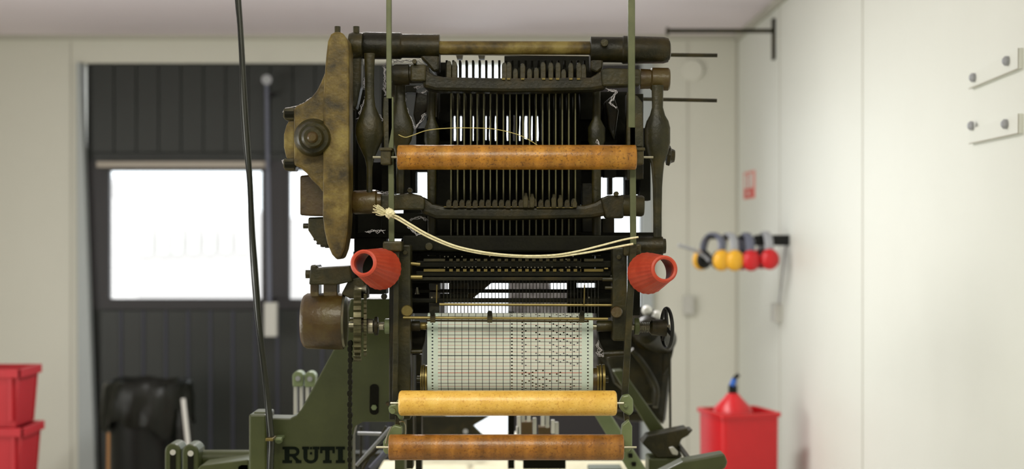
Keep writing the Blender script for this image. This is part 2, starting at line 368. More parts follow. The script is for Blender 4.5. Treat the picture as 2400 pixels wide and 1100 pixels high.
# ear muff rack
Y = 5.72; zc = P(0, 560, Y).z
t = thing('ear_muff_rack', 'black bar bracket on right wall carrying ear muffs', 'rack', (RX, Y, zc))
bm = NB(); a_box(bm, P(1768, 0, Y).x, RX, Y-.02, Y+.005, P(0, 576, Y).z, P(0, 551, Y).z); link('bracket', bm, M['black'], t, bev=.002)
bm = NB(); a_cyl(bm, Vector((P(1655, 0, Y).x, Y-.008, zc+.004)), Vector((P(1775, 0, Y).x, Y-.008, zc+.004)), .006, 12); link('bar', bm, M['black'], t)
em0 = None
def earmuff(px, ang, mcup, label, tilt=0, mband='greyd'):
    c = Vector((P(px, 0, Y).x, Y-.008, zc+(.024 if px > 1775 else .019))); q = thing('ear_muffs', label, 'ear muffs', c, 'ear muffs hanging on the rack')
    q.rotation_euler = (0, tilt, ang)
    def L(name, bm, m, **k):
        o = link(name, bm, m, None, **k); o.parent = q; WP.pop(o.name); return o
    bm = NB(); R = .062; pts = []
    for i in range(13):
        th = PI*i/12; pts.append(Vector((0, -R*1.15*math.cos(th), -.062+.062*math.sin(th))))
    for i, s in ((0, -1), (12, 1)): pass
    a_tube(bm, [Vector((0, -R*1.2, -.085))]+pts+[Vector((0, R*1.2, -.085))], .008, 8, 3)
    for v in bm.verts: v.co.x *= 2.2
    L('headband', bm, M[mband], smooth=True)
    for s in (-1, 1):
        bm = NB(); a_lathe(bm, Vector((0, s*R*1.0, -.105)), Vector((0, s*(R+.042), -.105)), [(0, .030), (.25, .0375), (.6, .037), (.9, .028), (1, .012)], 24)
        for v in bm.verts: v.co.z = -.105+(v.co.z+.105)*1.12
        L('ear_cup', bm, mcup, smooth=True, angle=60)
        bm = NB(); a_lathe(bm, Vector((0, s*R*.72, -.105)), Vector((0, s*R*1.0, -.105)), [(0, .026), (.3, .033), (1, .033)], 24)
        for v in bm.verts: v.co.z = -.105+(v.co.z+.105)*1.12
        L('cushion', bm, M['black'], smooth=True, angle=60)
earmuff(1672, .4, M['yellow'], 'yellow ear muffs at the free end of the wall rack', .1)
earmuff(1708, .2, M['yellow'], 'yellow ear muffs next to the red ones on rack', .05, 'grey')
earmuff(1748, .08, M['red'], 'red ear muffs in the middle of the wall rack')
earmuff(1793, .04, M['red'], 'red ear muffs nearest the wall bracket', 0, 'grey')
tagp(tube('dangling_strap', None, M['grey'], [(1590, 575, 5.65), (1625, 586, 5.67), (1650, 600, 5.69), (1662, 612, 5.69)], 4), 'thin grey strap sticking out left of the yellow ear muffs', 'strap')
# red bin with extinguisher
def bin_open(name, label, c, w0, w1, d0, d1, h, rz, m, cat='bin', th=.006, rim=True):
    q = thing(name, label, cat, (c[0], c[1], 0)); q.rotation_euler = (0, 0, rz)
    bm = NB()
    def ring(hw, hd, z, r=.02):
        out = []
        for sx, sy, a0 in ((1, 1, 0), (-1, 1, PI/2), (-1, -1, PI), (1, -1, 1.5*PI)):
            for k in range(4):
                th_ = a0+k*PI/6; out.append(bm.verts.new((sx*(hw-r)+r*math.cos(th_), sy*(hd-r)+r*math.sin(th_), z)))
        return out
    rs = [ring(w0/2, d0/2, .001), ring(w1/2, d1/2, h), ring(w1/2+.008, d1/2+.008, h), ring(w1/2+.008, d1/2+.008, h+.014), ring(w1/2-th, d1/2-th, h+.014), ring(w0/2-th, d0/2-th, .01)]
    for a_, b_ in zip(rs, rs[1:]):
        for i in range(16): bm.faces.new((a_[i], a_[(i+1) % 16], b_[(i+1) % 16], b_[i]))
    bm.faces.new(rs[0][::-1]); bm.faces.new(rs[-1])
    o = link('shell', bm, m, None, smooth=True, angle=40); o.parent = q; WP.pop(o.name)
    return q
bn = bin_open('red_bin', 'tall red plastic bin against the right wall corner', (.852, 5.35), .215, .23, .22, .23, .925, .26, M['red'])
ext = thing('fire_extinguisher', 'red fire extinguisher with black and blue valve standing in red bin', 'fire extinguisher', (.835, 5.36, .02))
o = bpy.data.objects
bm = NB(); a_lathe(bm, Vector((.835, 5.38, .012)), Vector((.835, 5.38, 1.00)), [(0, .06), (.02, .08), (.91, .08), (.945, .07), (.985, .032), (1, .02)], 28); link('cylinder', bm, M['red'], ext, smooth=True)
bm = NB(); a_box(bm, .82, .85, 5.365, 5.395, 1.0, 1.03); link('valve', bm, M['black'], ext, bev=.003)
bm = NB(); a_tube(bm, [Vector((.835, 5.38, 1.03)), Vector((.842, 5.38, 1.055)), Vector((.858, 5.375, 1.07))], .008, 8); link('lever', bm, M['black'], ext, smooth=True)
bm = NB(); a_cyl(bm, Vector((.828, 5.355, 1.03)), Vector((.838, 5.355, 1.055)), .011, 12); link('safety_tag', bm, M['blue'], ext)
# red crates on left
def crate(z0, label, x1, h, wd=.55, ramp=.04):
    Yc = 5.0; q = thing('red_crate', label, 'crate', (x1-wd/2, Yc, z0), 'stacked red crates at the left edge'); m = M['red_d']
    x0 = x1-wd
    bm = NB(); t_ = .01; dp = .20; f = .02
    for a_, b_ in (((x0, x1), (Yc, Yc+t_)), ((x0, x1), (Yc+dp-t_, Yc+dp))):
        pts = [Vector((a_[0]+f, b_[0]+f*.5, z0)), Vector((a_[1]-f, b_[0]+f*.5, z0)), Vector((a_[1], b_[0], z0+h)), Vector((a_[0], b_[0], z0+h))]
        a_prism(bm, pts, t_)
    a_box(bm, x0+f/2, x0+f/2+t_, Yc+.01, Yc+dp-.01, z0, z0+h); 
    vv = [Vector((x1-f, Yc+.02, z0)), Vector((x1-f-t_, Yc+.02, z0)), Vector((x1-t_, Yc+.01, z0+h)), Vector((x1, Yc+.01, z0+h))]; a_prism(bm, vv, dp-.03)
    a_box(bm, x0+f, x1-f, Yc+.02, Yc+dp-.02, z0, z0+.01)
    link('shell', bm, m, q)
    bm = NB(); a_box(bm, x0-.008, x1+.008, Yc-.012, Yc+.004, z0+h-.03, z0+h); a_box(bm, x1-.004, x1+.010, Yc-.012, Yc+dp, z0+h-.03, z0+h)
    a_box(bm, x0-.008, x1+.008, Yc+dp, Yc+dp+.012, z0+h-.03, z0+h); link('rim', bm, m, q, bev=.002)
    for k in range(5):
        x = x1-.03-k*.12
        bm = NB(); a_box(bm, x-.006, x+.006, Yc-.008, Yc+.008, z0+.02, z0+h-.03); link('rib', bm, m, q, bev=.002)
zt = P(0, 866, 5).z; XR = P(100, 0, 5.2).x-.01
crate(zt-.205, 'upper red plastic crate of the stack at the left edge', XR-.004, .205)
crate(zt-.205-.20, 'lower red plastic crate of the stack at the left edge', XR+.006, .198)
k = 0; zz = zt-.405
while zz > .2:
    crate(zz-.2, '%s red crate of the stack, %s' % (('third', 'fourth', 'fifth')[k], ('just under the two in view', 'one above the pallet', 'standing on the pallet')[k]), XR+.006, .198); zz -= .2; k += 1
crb = zz
sbox('pallet', M['wood_s'], XR-.6, XR+.01, 4.98, 5.45, 0.0, zz, None, False); tagp(bpy.data.objects['pallet'], 'low wooden pallet under the stack of red crates', 'pallet')
# bin with black bag
t = thing('waste_bin', 'dark waste bin lined with a draped black bag by the door', 'bin', (P(318, 0, 6.2).x, 6.35, 0))
cx, cy = P(318, 0, 6.2).x, 6.42; zr = P(0, 900, 6.3).z
bm = NB(); a_lathe(bm, Vector((cx-.02, cy, 0.001)), Vector((cx-.02, cy, zr-.03)), [(0, .14), (1, .16)], 28); link('bin_body', bm, M['black'], t, smooth=True)
bm = NB(); N = 72; rings = []
for j, (r, z) in enumerate(((.10, zr-.12), (.15, zr-.02), (.178, zr+.004), (.195, zr-.012), (.2, zr-.06), (.205, zr-.12), (.205, zr-.17), (.2, zr-.20))):
    ring = []
    for i in range(N):
        th = 2*PI*i/N; wv = (.2+.12*j)*(.010*math.sin(7*th+j*.6)+.007*math.sin(13*th+j)+.004*math.sin(29*th))
        zz = z+(.018*math.sin(3*th+1)+.012*math.sin(8*th))*(.3 if j < 5 else 1.6)
        ring.append(bm.verts.new((cx+(r+wv)*math.cos(th), cy+(r+wv)*math.sin(th)*.9, zz)))
    rings.append(ring)
for a_, b_ in zip(rings, rings[1:]):
    for i in range(N): bm.faces.new((a_[i], a_[(i+1) % N], b_[(i+1) % N], b_[i]))
link('bag', bm, M['bag'], t, smooth=True, angle=80)
bm = NB(); a_tube(bm, [Vector((cx+.18, cy-.1, zr-.12)), Vector((cx+.19, cy-.12, zr-.25)), Vector((cx+.21, cy-.13, zr-.42))], [.03, .04, .025], 10); 
for v in bm.verts: v.co.y = cy-.12+(v.co.y-cy+.12)*.4
link('bag_flap', bm, M['bag'], t, smooth=True)
bm = NB(); a_cyl(bm, P(429, 935, 6.05), P(446, 1100, 6.03)+Vector((.06, -.02, -.5)), .009, 10)
tagp(link('white_handle', bm, M['white_p'], None, smooth=True), 'white broom handle leaning on the black bin bag', 'stick')
bm = NB(); a_cyl(bm, P(254, 1015, 5.9), P(256, 1200, 5.9)+Vector((0, -.03, -.25)), .007, 10)
tagp(link('wooden_stick', bm, M['wood_s'], None, smooth=True), 'short wooden stick standing in front of the bin', 'stick')
# ------------------------------------------------------------------ loom frame (green)
GY = 2.78
loom = thing('loom', 'green cast iron loom frame with black lettering carrying the card reading machine', 'loom', P(760, 1100, GY))
loom.location.z = 0; WP[loom.name].z = 0
zf = 0.0
pts = [(625, 980), (680, 981), (695, 974), (706, 960), (798, 790), (822, 700), (930, 700), (938, 985), (925, 990), (850, 990), (832, 1000), (826, 1025), (826, 1180), (625, 1180)]
plate('side_frame', loom, M['green'], pts, GY, .055, .003)
plate('side_foot', loom, M['green'], [(600, 1178), (826, 1178), (850, 2450), (590, 2450)], GY, .055, .003)
pbox('column', loom, M['green'], 583, 625, 972, 2440, GY-.035, .09, .004)
pbox('pad', loom, M['green'], 595, 624, 966, 973, GY-.02, .05, .002)
pbox('column', loom, M['green'], 925, 948, 640, 2440, GY+.005, .06, .003)
# slotted hole with nut
bm = NB(); pts = [P(877+11*math.cos(a), 937+(26 if math.sin(a) > 0 else -26)*1+10*math.sin(a), GY-.002) for a in [i*PI/8 for i in range(16)]]
a_prism(bm, pts, .004); link('slot', bm, M['iron_d'], loom); bolt(loom, M['green_l'], 877, 955, GY-.002, 7, .006)
bolt(loom, M['rust'], 909, 947, GY, 5, .004)
# lettering R U(umlaut) T I, slab serifs
def letter(boxes, curves=()):
    bm = NB()
    for k, (x0, x1, y0, y1) in enumerate(boxes): a_pbox(bm, x0, x1, y0, y1, GY-.0025-k*.00012, .003)
    for k, poly in enumerate(curves): a_prism(bm, [P(x, y, GY-.0016-k*.00007) for x, y in poly], .002)
    return link('letter', bm, M['letter'], loom)
T, B = 1048, 1086
def arcband(cx, cy, r0, r1, a0, a1, sx=1, n=8):
    out = []
    for k in range(n):
        t0 = a0+(a1-a0)*k/n; t1 = a0+(a1-a0)*(k+1)/n
        out.append([(cx+r1*sx*math.cos(t0), cy+r1*math.sin(t0)), (cx+r1*sx*math.cos(t1), cy+r1*math.sin(t1)), (cx+r0*sx*math.cos(t1), cy+r0*math.sin(t1)), (cx+r0*sx*math.cos(t0), cy+r0*math.sin(t0))])
    return out
letter([(662, 684, T, T+6), (667, 678, T, B), (662, 684, B-6, B), (678, 690, T, T+6), (678, 690, T+17, T+23), (693, 706, B-6, B)],
       arcband(689, T+11.5, 5, 11.5, -PI/2, PI/2, 1.1)+[[(682, T+21), (691, T+21), (704, B-3), (694, B-3)]])
letter([(708, 724, T, T+6), (711, 720, T, B-12), (733, 748, T, T+6), (737, 745, T, B-12), (726, 731, T+1, T+6), (726, 731, T+13, T+18)], arcband(728, B-13, 7.5, 14, 0, PI, 1.2))
letter([(750, 784, T, T+8), (750, 755, T, T+15), (779, 784, T, T+15), (762, 772, T, B), (757, 777, B-6, B)])
letter([(787, 808, T, T+6), (787, 808, B-6, B), (792, 803, T, B)])
# left arm with two slotted lugs
rod('arm', loom, M['green'], (476, 1074, 3.05), (590, 1074, 3.05), 19)
rod('arm_pin', loom, M['green_l'], (455, 1068, 3.05), (480, 1068, 3.05), 8)
def lug(x0, x1, yt, yb, Yq, m='green', hole=True):
    cx = (x0+x1)/2; r = (x1-x0)/2; pts = [(cx+r*math.cos(a), yt+r-r*math.sin(a)) for a in [i*PI/10 for i in range(11)]]+[(x0, yb), (x1, yb)]
    o = plate('lever', loom, M[m], pts, Yq, .06, .003, False)
    if hole:
        pts = [(cx+r*.35*math.cos(a), yt+r+4-r*.5*math.sin(a)) for a in [i*PI/10 for i in range(11)]]+[(cx-r*.35, yb-8), (cx+r*.35, yb-8)]
        bm = NB(); a_prism(bm, [P(x, y, Yq-.002) for x, y in pts], .003); link('slot', bm, M['iron_d'], o)
        bm = NB(); a_cyl(bm, P(cx, yt+r+2, Yq-.006), P(cx, yt+r+2, Yq), S(r*.36, Yq), 10); link('pin', bm, M['offw'], o)
lug(386, 424, 1040, 1400, 3.02); lug(427, 466, 1042, 1400, 3.0)
def slim(x, yt):
    bm = NB()
    pts = [(x+13*math.cos(a), yt+13-13*math.sin(a)) for a in [i*PI/10 for i in range(11)]]+[(x-12, yt+36), (x+12, yt+36)]
    a_prism(bm, [P(a, b, 3.3) for a, b in pts], .04); o = link('lever', bm, M['green_l'], loom, bev=.002)
    bm = NB(); a_pbox(bm, x-10, x-3, yt+34, yt+1200, 3.31, .02); a_pbox(bm, x+4, x+10, yt+34, yt+1200, 3.31, .02); link('lever_bar', bm, M['offw'], o)
    bm = NB(); a_cyl(bm, P(x, yt+17, 3.29), P(x, yt+17, 3.3), S(6, 3.3), 10); link('pin', bm, M['grey'], o)
slim(698, 871); slim(726, 872)
bm = NB(); a_prism(bm, [P(470, 1092, 2.95), P(583, 1078, 2.95), P(583, 1110, 2.95), P(455, 1110, 2.95)], .1); link('bracket', bm, M['green'], loom, bev=.002)
bm = NB(); a_prism(bm, [P(x, y, 2.95) for x, y in ((556, 1093), (566, 1088), (583, 1088), (583, 1400), (545, 1400))], .08); link('bracket', bm, M['green_l'], loom, bev=.002)
# links seen through the frame opening
bars = [((835, 1092, 2.95), (915, 1003, 2.95), 4, 'grey'), ((835, 1096, 3.0), (920, 1022, 3.0), 4, 'iron'), ((870, 1100, 3.1), (925, 1040, 3.1), 8, 'greyd'), ((838, 1016, 3.1), (905, 1018, 3.1), 4, 'grey'), ((846, 1000, 3.2), (846, 1100, 3.2), 3, 'iron'), ((905, 1000, 3.05), (850, 1100, 3.05), 3, 'olive')]
for a_, b_, r, m in bars: rod('link_rod', loom, M[m], a_, b_, r, 8)
# warp surface and cloth
bm = NB(); z = EYE-530*3.9/F; a_box(bm, P(900, 0, 3.9).x, P(1640, 0, 3.9).x, 2.86, 3.9, z-.03, z)
tagp(link('warp_sheet', bm, M['warp'], None), 'cream sheet of warp threads stretched across the loom', 'warp', None, 'stuff')
bm = NB(); a_prism(bm, [P(x, y, 4.2) for x, y in ((985, 1070), (1212, 1068), (1214, 1095), (985, 1098))], .5)
tagp(link('woven_cloth', bm, M['cloth'], None), 'white woven cloth edge behind the lowest roller', 'cloth')
# harness seen between the two lower rollers (behind)
for x0, x1, y0, y1, Yq, m in ((1190, 1206, 730, 1100, 3.4, 'iron_d'), (1222, 1248, 990, 1062, 3.2, 'card'), (1262, 1290, 1002, 1062, 3.2, 'card'), (1226, 1326, 1062, 1100, 3.15, 'iron_d'), (825, 1190, 1062, 1072, 4.4, 'iron'), (1210, 1560, 965, 972, 3.6, 'iron'), (952, 968, 700, 1100, 2.9, 'olive'), (974, 988, 830, 1110, 3.0, 'iron')):
    pbox('harness_post', loom, M[m], x0, x1, y0, y1, Yq, .04, .001)
plate('tension_plate', loom, M['iron'], [(960, 975), (1150, 975), (1107, 1000), (1130, 1024), (960, 1030)], 3.9, .01, 0)
plate('tension_plate', loom, M['olive'], [(1104, 1000), (1110, 998), (1133, 1021), (1128, 1026)], 3.88, .01, 0)
rod('nut', loom, M['grey'], (1091, 1012, 3.8), (1091, 1012, 3.85), 6)
for i, (x, y0, y1) in enumerate(((1216, 975, 1022), (1226, 972, 990), (1239, 972, 990), (1253, 980, 1020), (1272, 970, 1000), (1283, 972, 1004), (1296, 985, 1018), (1305, 990, 1022), (1214, 1000, 1020))):
    pbox('heddle_hook', loom, M['white_p' if i % 2 == 0 else 'offw'], x-4.5, x+4.5, y0, y1, 3.1, .012, .002)
# right-hand part of the loom, further back
plate('rail', loom, M['green_l'], [(1392, 972), (1424, 960), (1520, 1110), (1476, 1110)], 3.1, .05, .004)
plate('rail', loom, M['green'], [(1436, 870), (1460, 868), (1560, 1010), (1540, 1040)], 3.3, .05, .004)
for x, y in ((1473, 1065), (1481, 1085), (1468, 1050)): pbox('rail_slot', loom, M['iron_d'], x, x+10, y, y+9, 3.09, .01)
plate('back_casting', loom, M['iron'], [(1480, 735), (1510, 728), (1545, 738), (1562, 775), (1572, 830), (1574, 880), (1560, 1005), (1500, 960), (1450, 880), (1400, 840), (1400, 800)], 3.5, .12, .02)
lathe('gear_housing', loom, M['iron'], (1510, 770, 3.3), (1560, 800, 3.42), [(0, 20), (.1, 34), (.5, 38), (.9, 34), (1, 20)], 24)
lathe('gear_housing', loom, M['iron'], (1500, 740, 3.4), (1530, 800, 3.5), [(0, 24), (.3, 42), (.8, 40), (1, 20)], 24)
pbox('hanging_curtain', loom, M['curtain'], 1192, 1400, 684, 966, 3.6, .01, 0); pbox('hanging_curtain', loom, M['curtain'], 1192, 1290, 640, 684, 3.6, .01, 0)
plate('loom_arch', loom, M['iron'], [(1395, 800), (1560, 800), (1560, 990), (1470, 990), (1400, 960)], 3.8, .05, .01)
tube('guard_rim', loom, M['olive'], [(1480, 820, 3.4), (1512, 860, 3.42), (1538, 910, 3.42), (1536, 955, 3.4)], 7)
plate('guard', loom, M['olive'], [(1420, 835), (1480, 820), (1512, 860), (1538, 912), (1536, 950), (1500, 950), (1440, 900)], 3.45, .04, .01)
for x, y in ((1516, 728), (1539, 740)):
    bm = NB(); a_lathe(bm, P(x, y, 3.35), P(x, y, 3.40), [(0, .006), (.3, .012), (1, .013)], 14); link('bright_knob', bm, M['white_p'], loom, smooth=True)
rod('tie_rod', loom, M['olive'], (1570, 830, 3.4), (1571, 1010, 3.4), 3, 8)
plate('claw', loom, M['iron'], [(1556, 830), (1572, 822), (1580, 815), (1576, 834), (1568, 862), (1556, 880)], 3.4, .03, .002)
plate('side_shelf', loom, M['olive'], [(1518, 1022), (1611, 1004), (1612, 1010), (1625, 1008), (1613, 1022), (1598, 1030), (1590, 1050), (1600, 1072), (1540, 1075), (1505, 1040)], 3.2, .06, .004)
plate('side_shelf', loom, M['green'], [(1600, 1082), (1698, 1064), (1706, 1084), (1700, 1100), (1580, 1130), (1540, 1112)], 2.9, .05, .004)
rod('shelf_bar', loom, M['iron'], (1588, 1040, 3.3), (1615, 1078, 3.0), 6)
plate('washer', loom, M['offw'], [(1568, 1050), (1578, 1048), (1590, 1060), (1588, 1068), (1576, 1066)], 3.15, .01, .002)
pbox('loom_leg', loom, M['green'], 1380, 1460, 1100, 1990, 3.7, .08, .004); pbox('loom_leg', loom, M['green'], 400, 450, 1120, 2300, 3.04, .06, .004)
pbox('cross_beam', loom, M['green'], 400, 1560, 1130, 1200, 3.1, .08, .004); pbox('loom_leg', loom, M['green'], 1520, 1600, 1075, 2270, 3.2, .08, .004)
# ------------------------------------------------------------------ card reading machine (dobby)
D = thing('dobby_machine', 'oily black iron dobby machine with wooden rollers and steel blades in the middle', 'machine', P(1200, 1100, 2.55))
D.location.z = 1.0; WP[D.name].z = 1.0
I, ID, OL, PA, RU, ST, BR = (M[k] for k in ('iron', 'iron_d', 'olive', 'patina', 'rust', 'steel', 'brass'))
# big curved lever casting on the left
cr = [(787, 73), (775, 80), (768, 96), (764, 130), (760, 180), (757, 240), (757, 330), (757, 420), (756, 505), (760, 540), (767, 572), (778, 597), (790, 610), (800, 606), (808, 585), (815, 545), (818, 480), (818, 120), (814, 92), (803, 76)]
arm = plate('curved_arm', D, PA, cr, 2.42, .065, .011)
fl = [(775, 150), (760, 172), (752, 192), (742, 212), (728, 229), (712, 240), (694, 248), (688, 256), (688, 388), (704, 394), (718, 406), (730, 422), (745, 436), (758, 452), (775, 470)]
plate('web', arm, PA, fl, 2.435, .045, .005)
rod('arm_bolt', arm, OL, (791, 62, 2.46), (791, 76, 2.46), 7, 8)
lathe('boss', arm, OL, (735, 323, 2.442), (735, 323, 2.405), [(0, 46), (.3, 44), (.55, 40), (.85, 39), (1, 34)], 36)
lathe('boss_nut', arm, OL, (733, 322, 2.407), (733, 322, 2.388), [(0, 27), (.7, 26), (1, 21)], 24)
lathe('boss_pin', arm, RU, (732, 322, 2.392), (732, 322, 2.382), [(0, 15), (.6, 13), (1, 8)], 16)
plate('flange', arm, PA, [(692, 268), (680, 278), (671, 293), (665, 315), (665, 345), (670, 368), (680, 382), (692, 386)], 2.45, .03, .003)
for y in (268, 386):
    plate('lug', arm, OL, [(664, y-14), (692, y-16), (692, y+14), (668, y+14), (663, y+6)], 2.445, .04, .003)
    rod('lug_bolt', arm, ID, (668, y, 2.445), (694, y, 2.445), 8, 6)
plate('gear_box', D, RU, [(703, 412), (765, 405), (765, 507), (703, 505)], 2.47, .10, .003)
plate('bevel_cover', D, OL, [(722, 510), (770, 508), (770, 582), (752, 574), (735, 560), (722, 540)], 2.48, .05, .003)
rod('cover_bolt', D, I, (711, 530, 2.5), (724, 530, 2.5), 6, 8)
gear('bevel_gear', D, I, P(768, 545, 2.53), Vector((.3, 1, 0)), S(37, 2.5), 18, .012)
for k in range(7):
    x, y = (780+random.uniform(-14, 10), 130+k*45); 
# upper barrels and shaft
lathe('upper_barrel', D, I, (848, 107, 2.52), (1030, 109, 2.52), [(0, 30), (.05, 32), (.5, 31), (.52, 28), (1, 28)])
plate('upper_barrel_arm', D, I, [(985, 100), (1030, 100), (1030, 165), (1016, 170), (1000, 150), (985, 135)], 2.51, .05, .004)
lathe('collar', D, OL, (818, 105, 2.5), (850, 106, 2.5), [(0, 26), (.3, 30), (1, 28)]); plate('collar_stem', D, OL, [(822, 78), (848, 78), (846, 200), (834, 255), (822, 255)], 2.5, .04, .004)
rod('collar_bolt', D, OL, (835, 62, 2.5), (835, 82, 2.5), 7.5, 8)
rod('upper_shaft', D, PA, (1025, 112, 2.52), (1390, 113, 2.52), 16, 32)
lathe('upper_barrel', D, I, (1384, 116, 2.5), (1566, 118, 2.5), [(0, 30), (.4, 30), (.42, 33), (.94, 31), (1, 28)])
lathe('barrel_cap', D, I, (1560, 118, 2.5), (1571, 118, 2.5), [(0, 24), (.8, 23), (1, 17)])
bolt(D, OL, 1416, 102, 2.475, 9, .012, 12)
plate('upper_barrel_arm', D, I, [(1384, 110), (1414, 110), (1414, 160), (1400, 172), (1384, 165)], 2.49, .05, .004)
rod('protruding_rod', D, OL, (1392, 127, 2.85), (1681, 130, 2.85), 4.6, 10); rod('protruding_rod', D, OL, (1392, 230, 2.85), (1680, 236, 2.85), 4.4, 10)
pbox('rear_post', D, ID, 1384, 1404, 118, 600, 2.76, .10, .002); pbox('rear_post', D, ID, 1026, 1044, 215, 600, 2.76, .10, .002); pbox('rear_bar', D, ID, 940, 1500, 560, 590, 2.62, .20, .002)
# second tier beam
bm = NB(); top = [(990, 158), (1003, 166), (1018, 176), (1040, 180), (1200, 183), (1385, 181), (1400, 172), (1412, 162), (1425, 160)]
bot = [(1425, 206), (1385, 213), (1200, 216), (1020, 213), (990, 205)]
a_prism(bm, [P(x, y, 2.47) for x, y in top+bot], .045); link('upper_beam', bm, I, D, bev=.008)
lathe('beam_barrel', D, I, (920, 176, 2.49), (1006, 174, 2.49), [(0, 22), (.1, 25), (.45, 25), (.47, 21), (1, 20)])
pbox('beam_block', D, OL, 962, 998, 151, 190, 2.465, .04, .003); bolt(D, OL, 973, 147, 2.47, 6, .02)
plate('beam_block', D, OL, [(1408, 163), (1425, 159), (1502, 162), (1502, 200), (1412, 202)], 2.462, .04, .003)
lathe('beam_barrel', D, RU, (1500, 185, 2.49), (1569, 186, 2.49), [(0, 24), (.35, 23), (.4, 27), (.95, 27), (1, 24)])
# third tier beam
top = [(985, 458), (1000, 466), (1015, 478), (1040, 483), (1200, 484), (1370, 481), (1395, 474), (1412, 463), (1425, 460)]
bot = [(1425, 505), (1385, 512), (1200, 516), (1020, 514), (985, 500)]
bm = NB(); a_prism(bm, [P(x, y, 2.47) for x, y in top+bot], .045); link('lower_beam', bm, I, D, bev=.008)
lathe('beam_barrel', D, RU, (826, 475, 2.48), (900, 473, 2.48), [(0, 24), (.08, 28), (.75, 28), (.8, 22), (1, 20)])
plate('beam_block', D, OL, [(892, 455), (930, 456), (960, 452), (985, 458), (996, 468), (994, 492), (940, 492), (892, 494)], 2.46, .045, .003)
bolt(D, OL, 962, 447, 2.47, 6, .02); bolt(D, OL, 1443, 455, 2.47, 6, .02)
plate('beam_block', D, I, [(1408, 466), (1425, 458), (1462, 458), (1462, 512), (1420, 512)], 2.46, .045, .003)
lathe('beam_barrel', D, OL, (1455, 482, 2.48), (1509, 483, 2.48), [(0, 25), (.9, 25), (1, 22)])
# fourth tier
pbox('cross_bar', D, ID, 945, 1540, 552, 590, 2.50, .05, .003); pbox('cross_bar', D, ID, 826, 1545, 545, 556, 2.58, .05, .002)
lathe('beam_barrel', D, I, (1490, 577, 2.47), (1560, 577, 2.47), [(0, 20), (.5, 22), (.9, 22), (.92, 18), (1, 17)])
bolt(D, OL, 1006, 578, 2.5, 9, .008, 16)
# connecting rods with bulging middles
def conrod(name, x, prof, Yq, m, fl=.6):
    bm = NB(); ys = [p[0] for p in prof]; y0, y1 = ys[0], ys[-1]
    a_lathe(bm, P(x, y0, Yq), P(x, y1, Yq), [((y-y0)/(y1-y0), S(w2, Yq)) for y, w2 in prof], 24)
    for v in bm.verts: v.co.y = Yq+(v.co.y-Yq)*fl
    return link(name, bm, m, D, smooth=True, angle=60)
conrod('connecting_rod', 866, [(125, 13), (180, 11), (225, 11), (250, 14), (272, 24), (292, 32), (315, 33), (335, 28), (352, 20), (372, 11), (392, 7), (455, 7)], 2.47, OL)
conrod('connecting_rod', 938, [(195, 12), (235, 12), (262, 18), (285, 28), (305, 32), (330, 26), (352, 14), (375, 10), (455, 9)], 2.52, OL)
conrod('connecting_rod', 1541, [(200, 14), (252, 13), (270, 18), (284, 26), (300, 30), (335, 30), (360, 25), (382, 16), (410, 13), (440, 11), (500, 10), (556, 10)], 2.47, OL)
lathe('rod_boss', D, I, (1562, 365, 2.49), (1581, 366, 2.49), [(0, 22), (.4, 24), (.6, 17), (1, 14)], 8)
conrod('connecting_rod', 1398, [(212, 9), (280, 10), (300, 20), (330, 20), (350, 12), (400, 11), (600, 10)], 2.56, OL)
conrod('connecting_rod', 1012, [(212, 9), (280, 9), (300, 17), (330, 18), (350, 13), (400, 11), (600, 10)], 2.56, OL)
# dark side cheeks behind
for x0, x1, y0, y1, Yq, m in ((820, 832, 120, 560, 2.56, ID), (894, 912, 210, 560, 2.6, ID), (944, 962, 340, 470, 2.62, ID), (836, 974, 380, 452, 2.66, ID), (1352, 1394, 336, 404, 2.69, ID), (1361, 1394, 400, 480, 2.69, ID), (820, 1000, 500, 560, 2.64, ID),
                              (1000, 1024, 215, 275, 2.56, I), (1024, 1056, 330, 600, 2.64, ID), (1416, 1445, 250, 415, 2.64, ID), (1470, 1508, 220, 420, 2.56, I), (1360, 1390, 215, 280, 2.6, ID),
                              (1365, 1392, 430, 545, 2.62, I), (1412, 1440, 512, 552, 2.6, I), (830, 905, 556, 600, 2.60, ID), (1500, 1525, 300, 470, 2.6, ID), (820, 862, 210, 470, 2.62, ID), (900, 925, 350, 470, 2.66, ID)):
    pbox('side_cheek', D, m, x0, x1, y0, y1, Yq, .05, .001)
for x0, x1, y0, y1, Yq, m in ((1392, 1406, 215, 560, 2.66, ID), (1404, 1470, 215, 414, 2.7, ID), (1426, 1436, 400, 456, 2.7, I), (1465, 1476, 400, 460, 2.7, ID), (1470, 1512, 300, 455, 2.68, ID), (1490, 1508, 415, 455, 2.66, ID),
                              (828, 905, 590, 690, 2.62, ID), (1475, 1500, 590, 740, 2.6, ID), (1380, 1412, 545, 590, 2.62, ID), (945, 975, 200, 216, 2.6, ID), (870, 905, 380, 500, 2.7, ID), (975, 1003, 300, 402, 2.68, ID), (912, 975, 340, 452, 2.7, ID), (1003, 1030, 280, 600, 2.68, ID), (945, 1000, 490, 512, 2.66, ID)):
    pbox('side_cheek', D, m, x0, x1, y0, y1, Yq, .05, .001)
plate('cam', D, I, [(975, 215), (1005, 222), (1003, 255), (988, 285), (975, 300), (968, 270), (972, 240)], 2.62, .03, .003)
plate('cam', D, I, [(1416, 240), (1438, 222), (1450, 260), (1440, 330), (1425, 300), (1424, 270)], 2.6, .03, .003)
plate('cam', D, OL, [(900, 195), (925, 190), (940, 230), (925, 265), (905, 262)], 2.64, .03, .003)
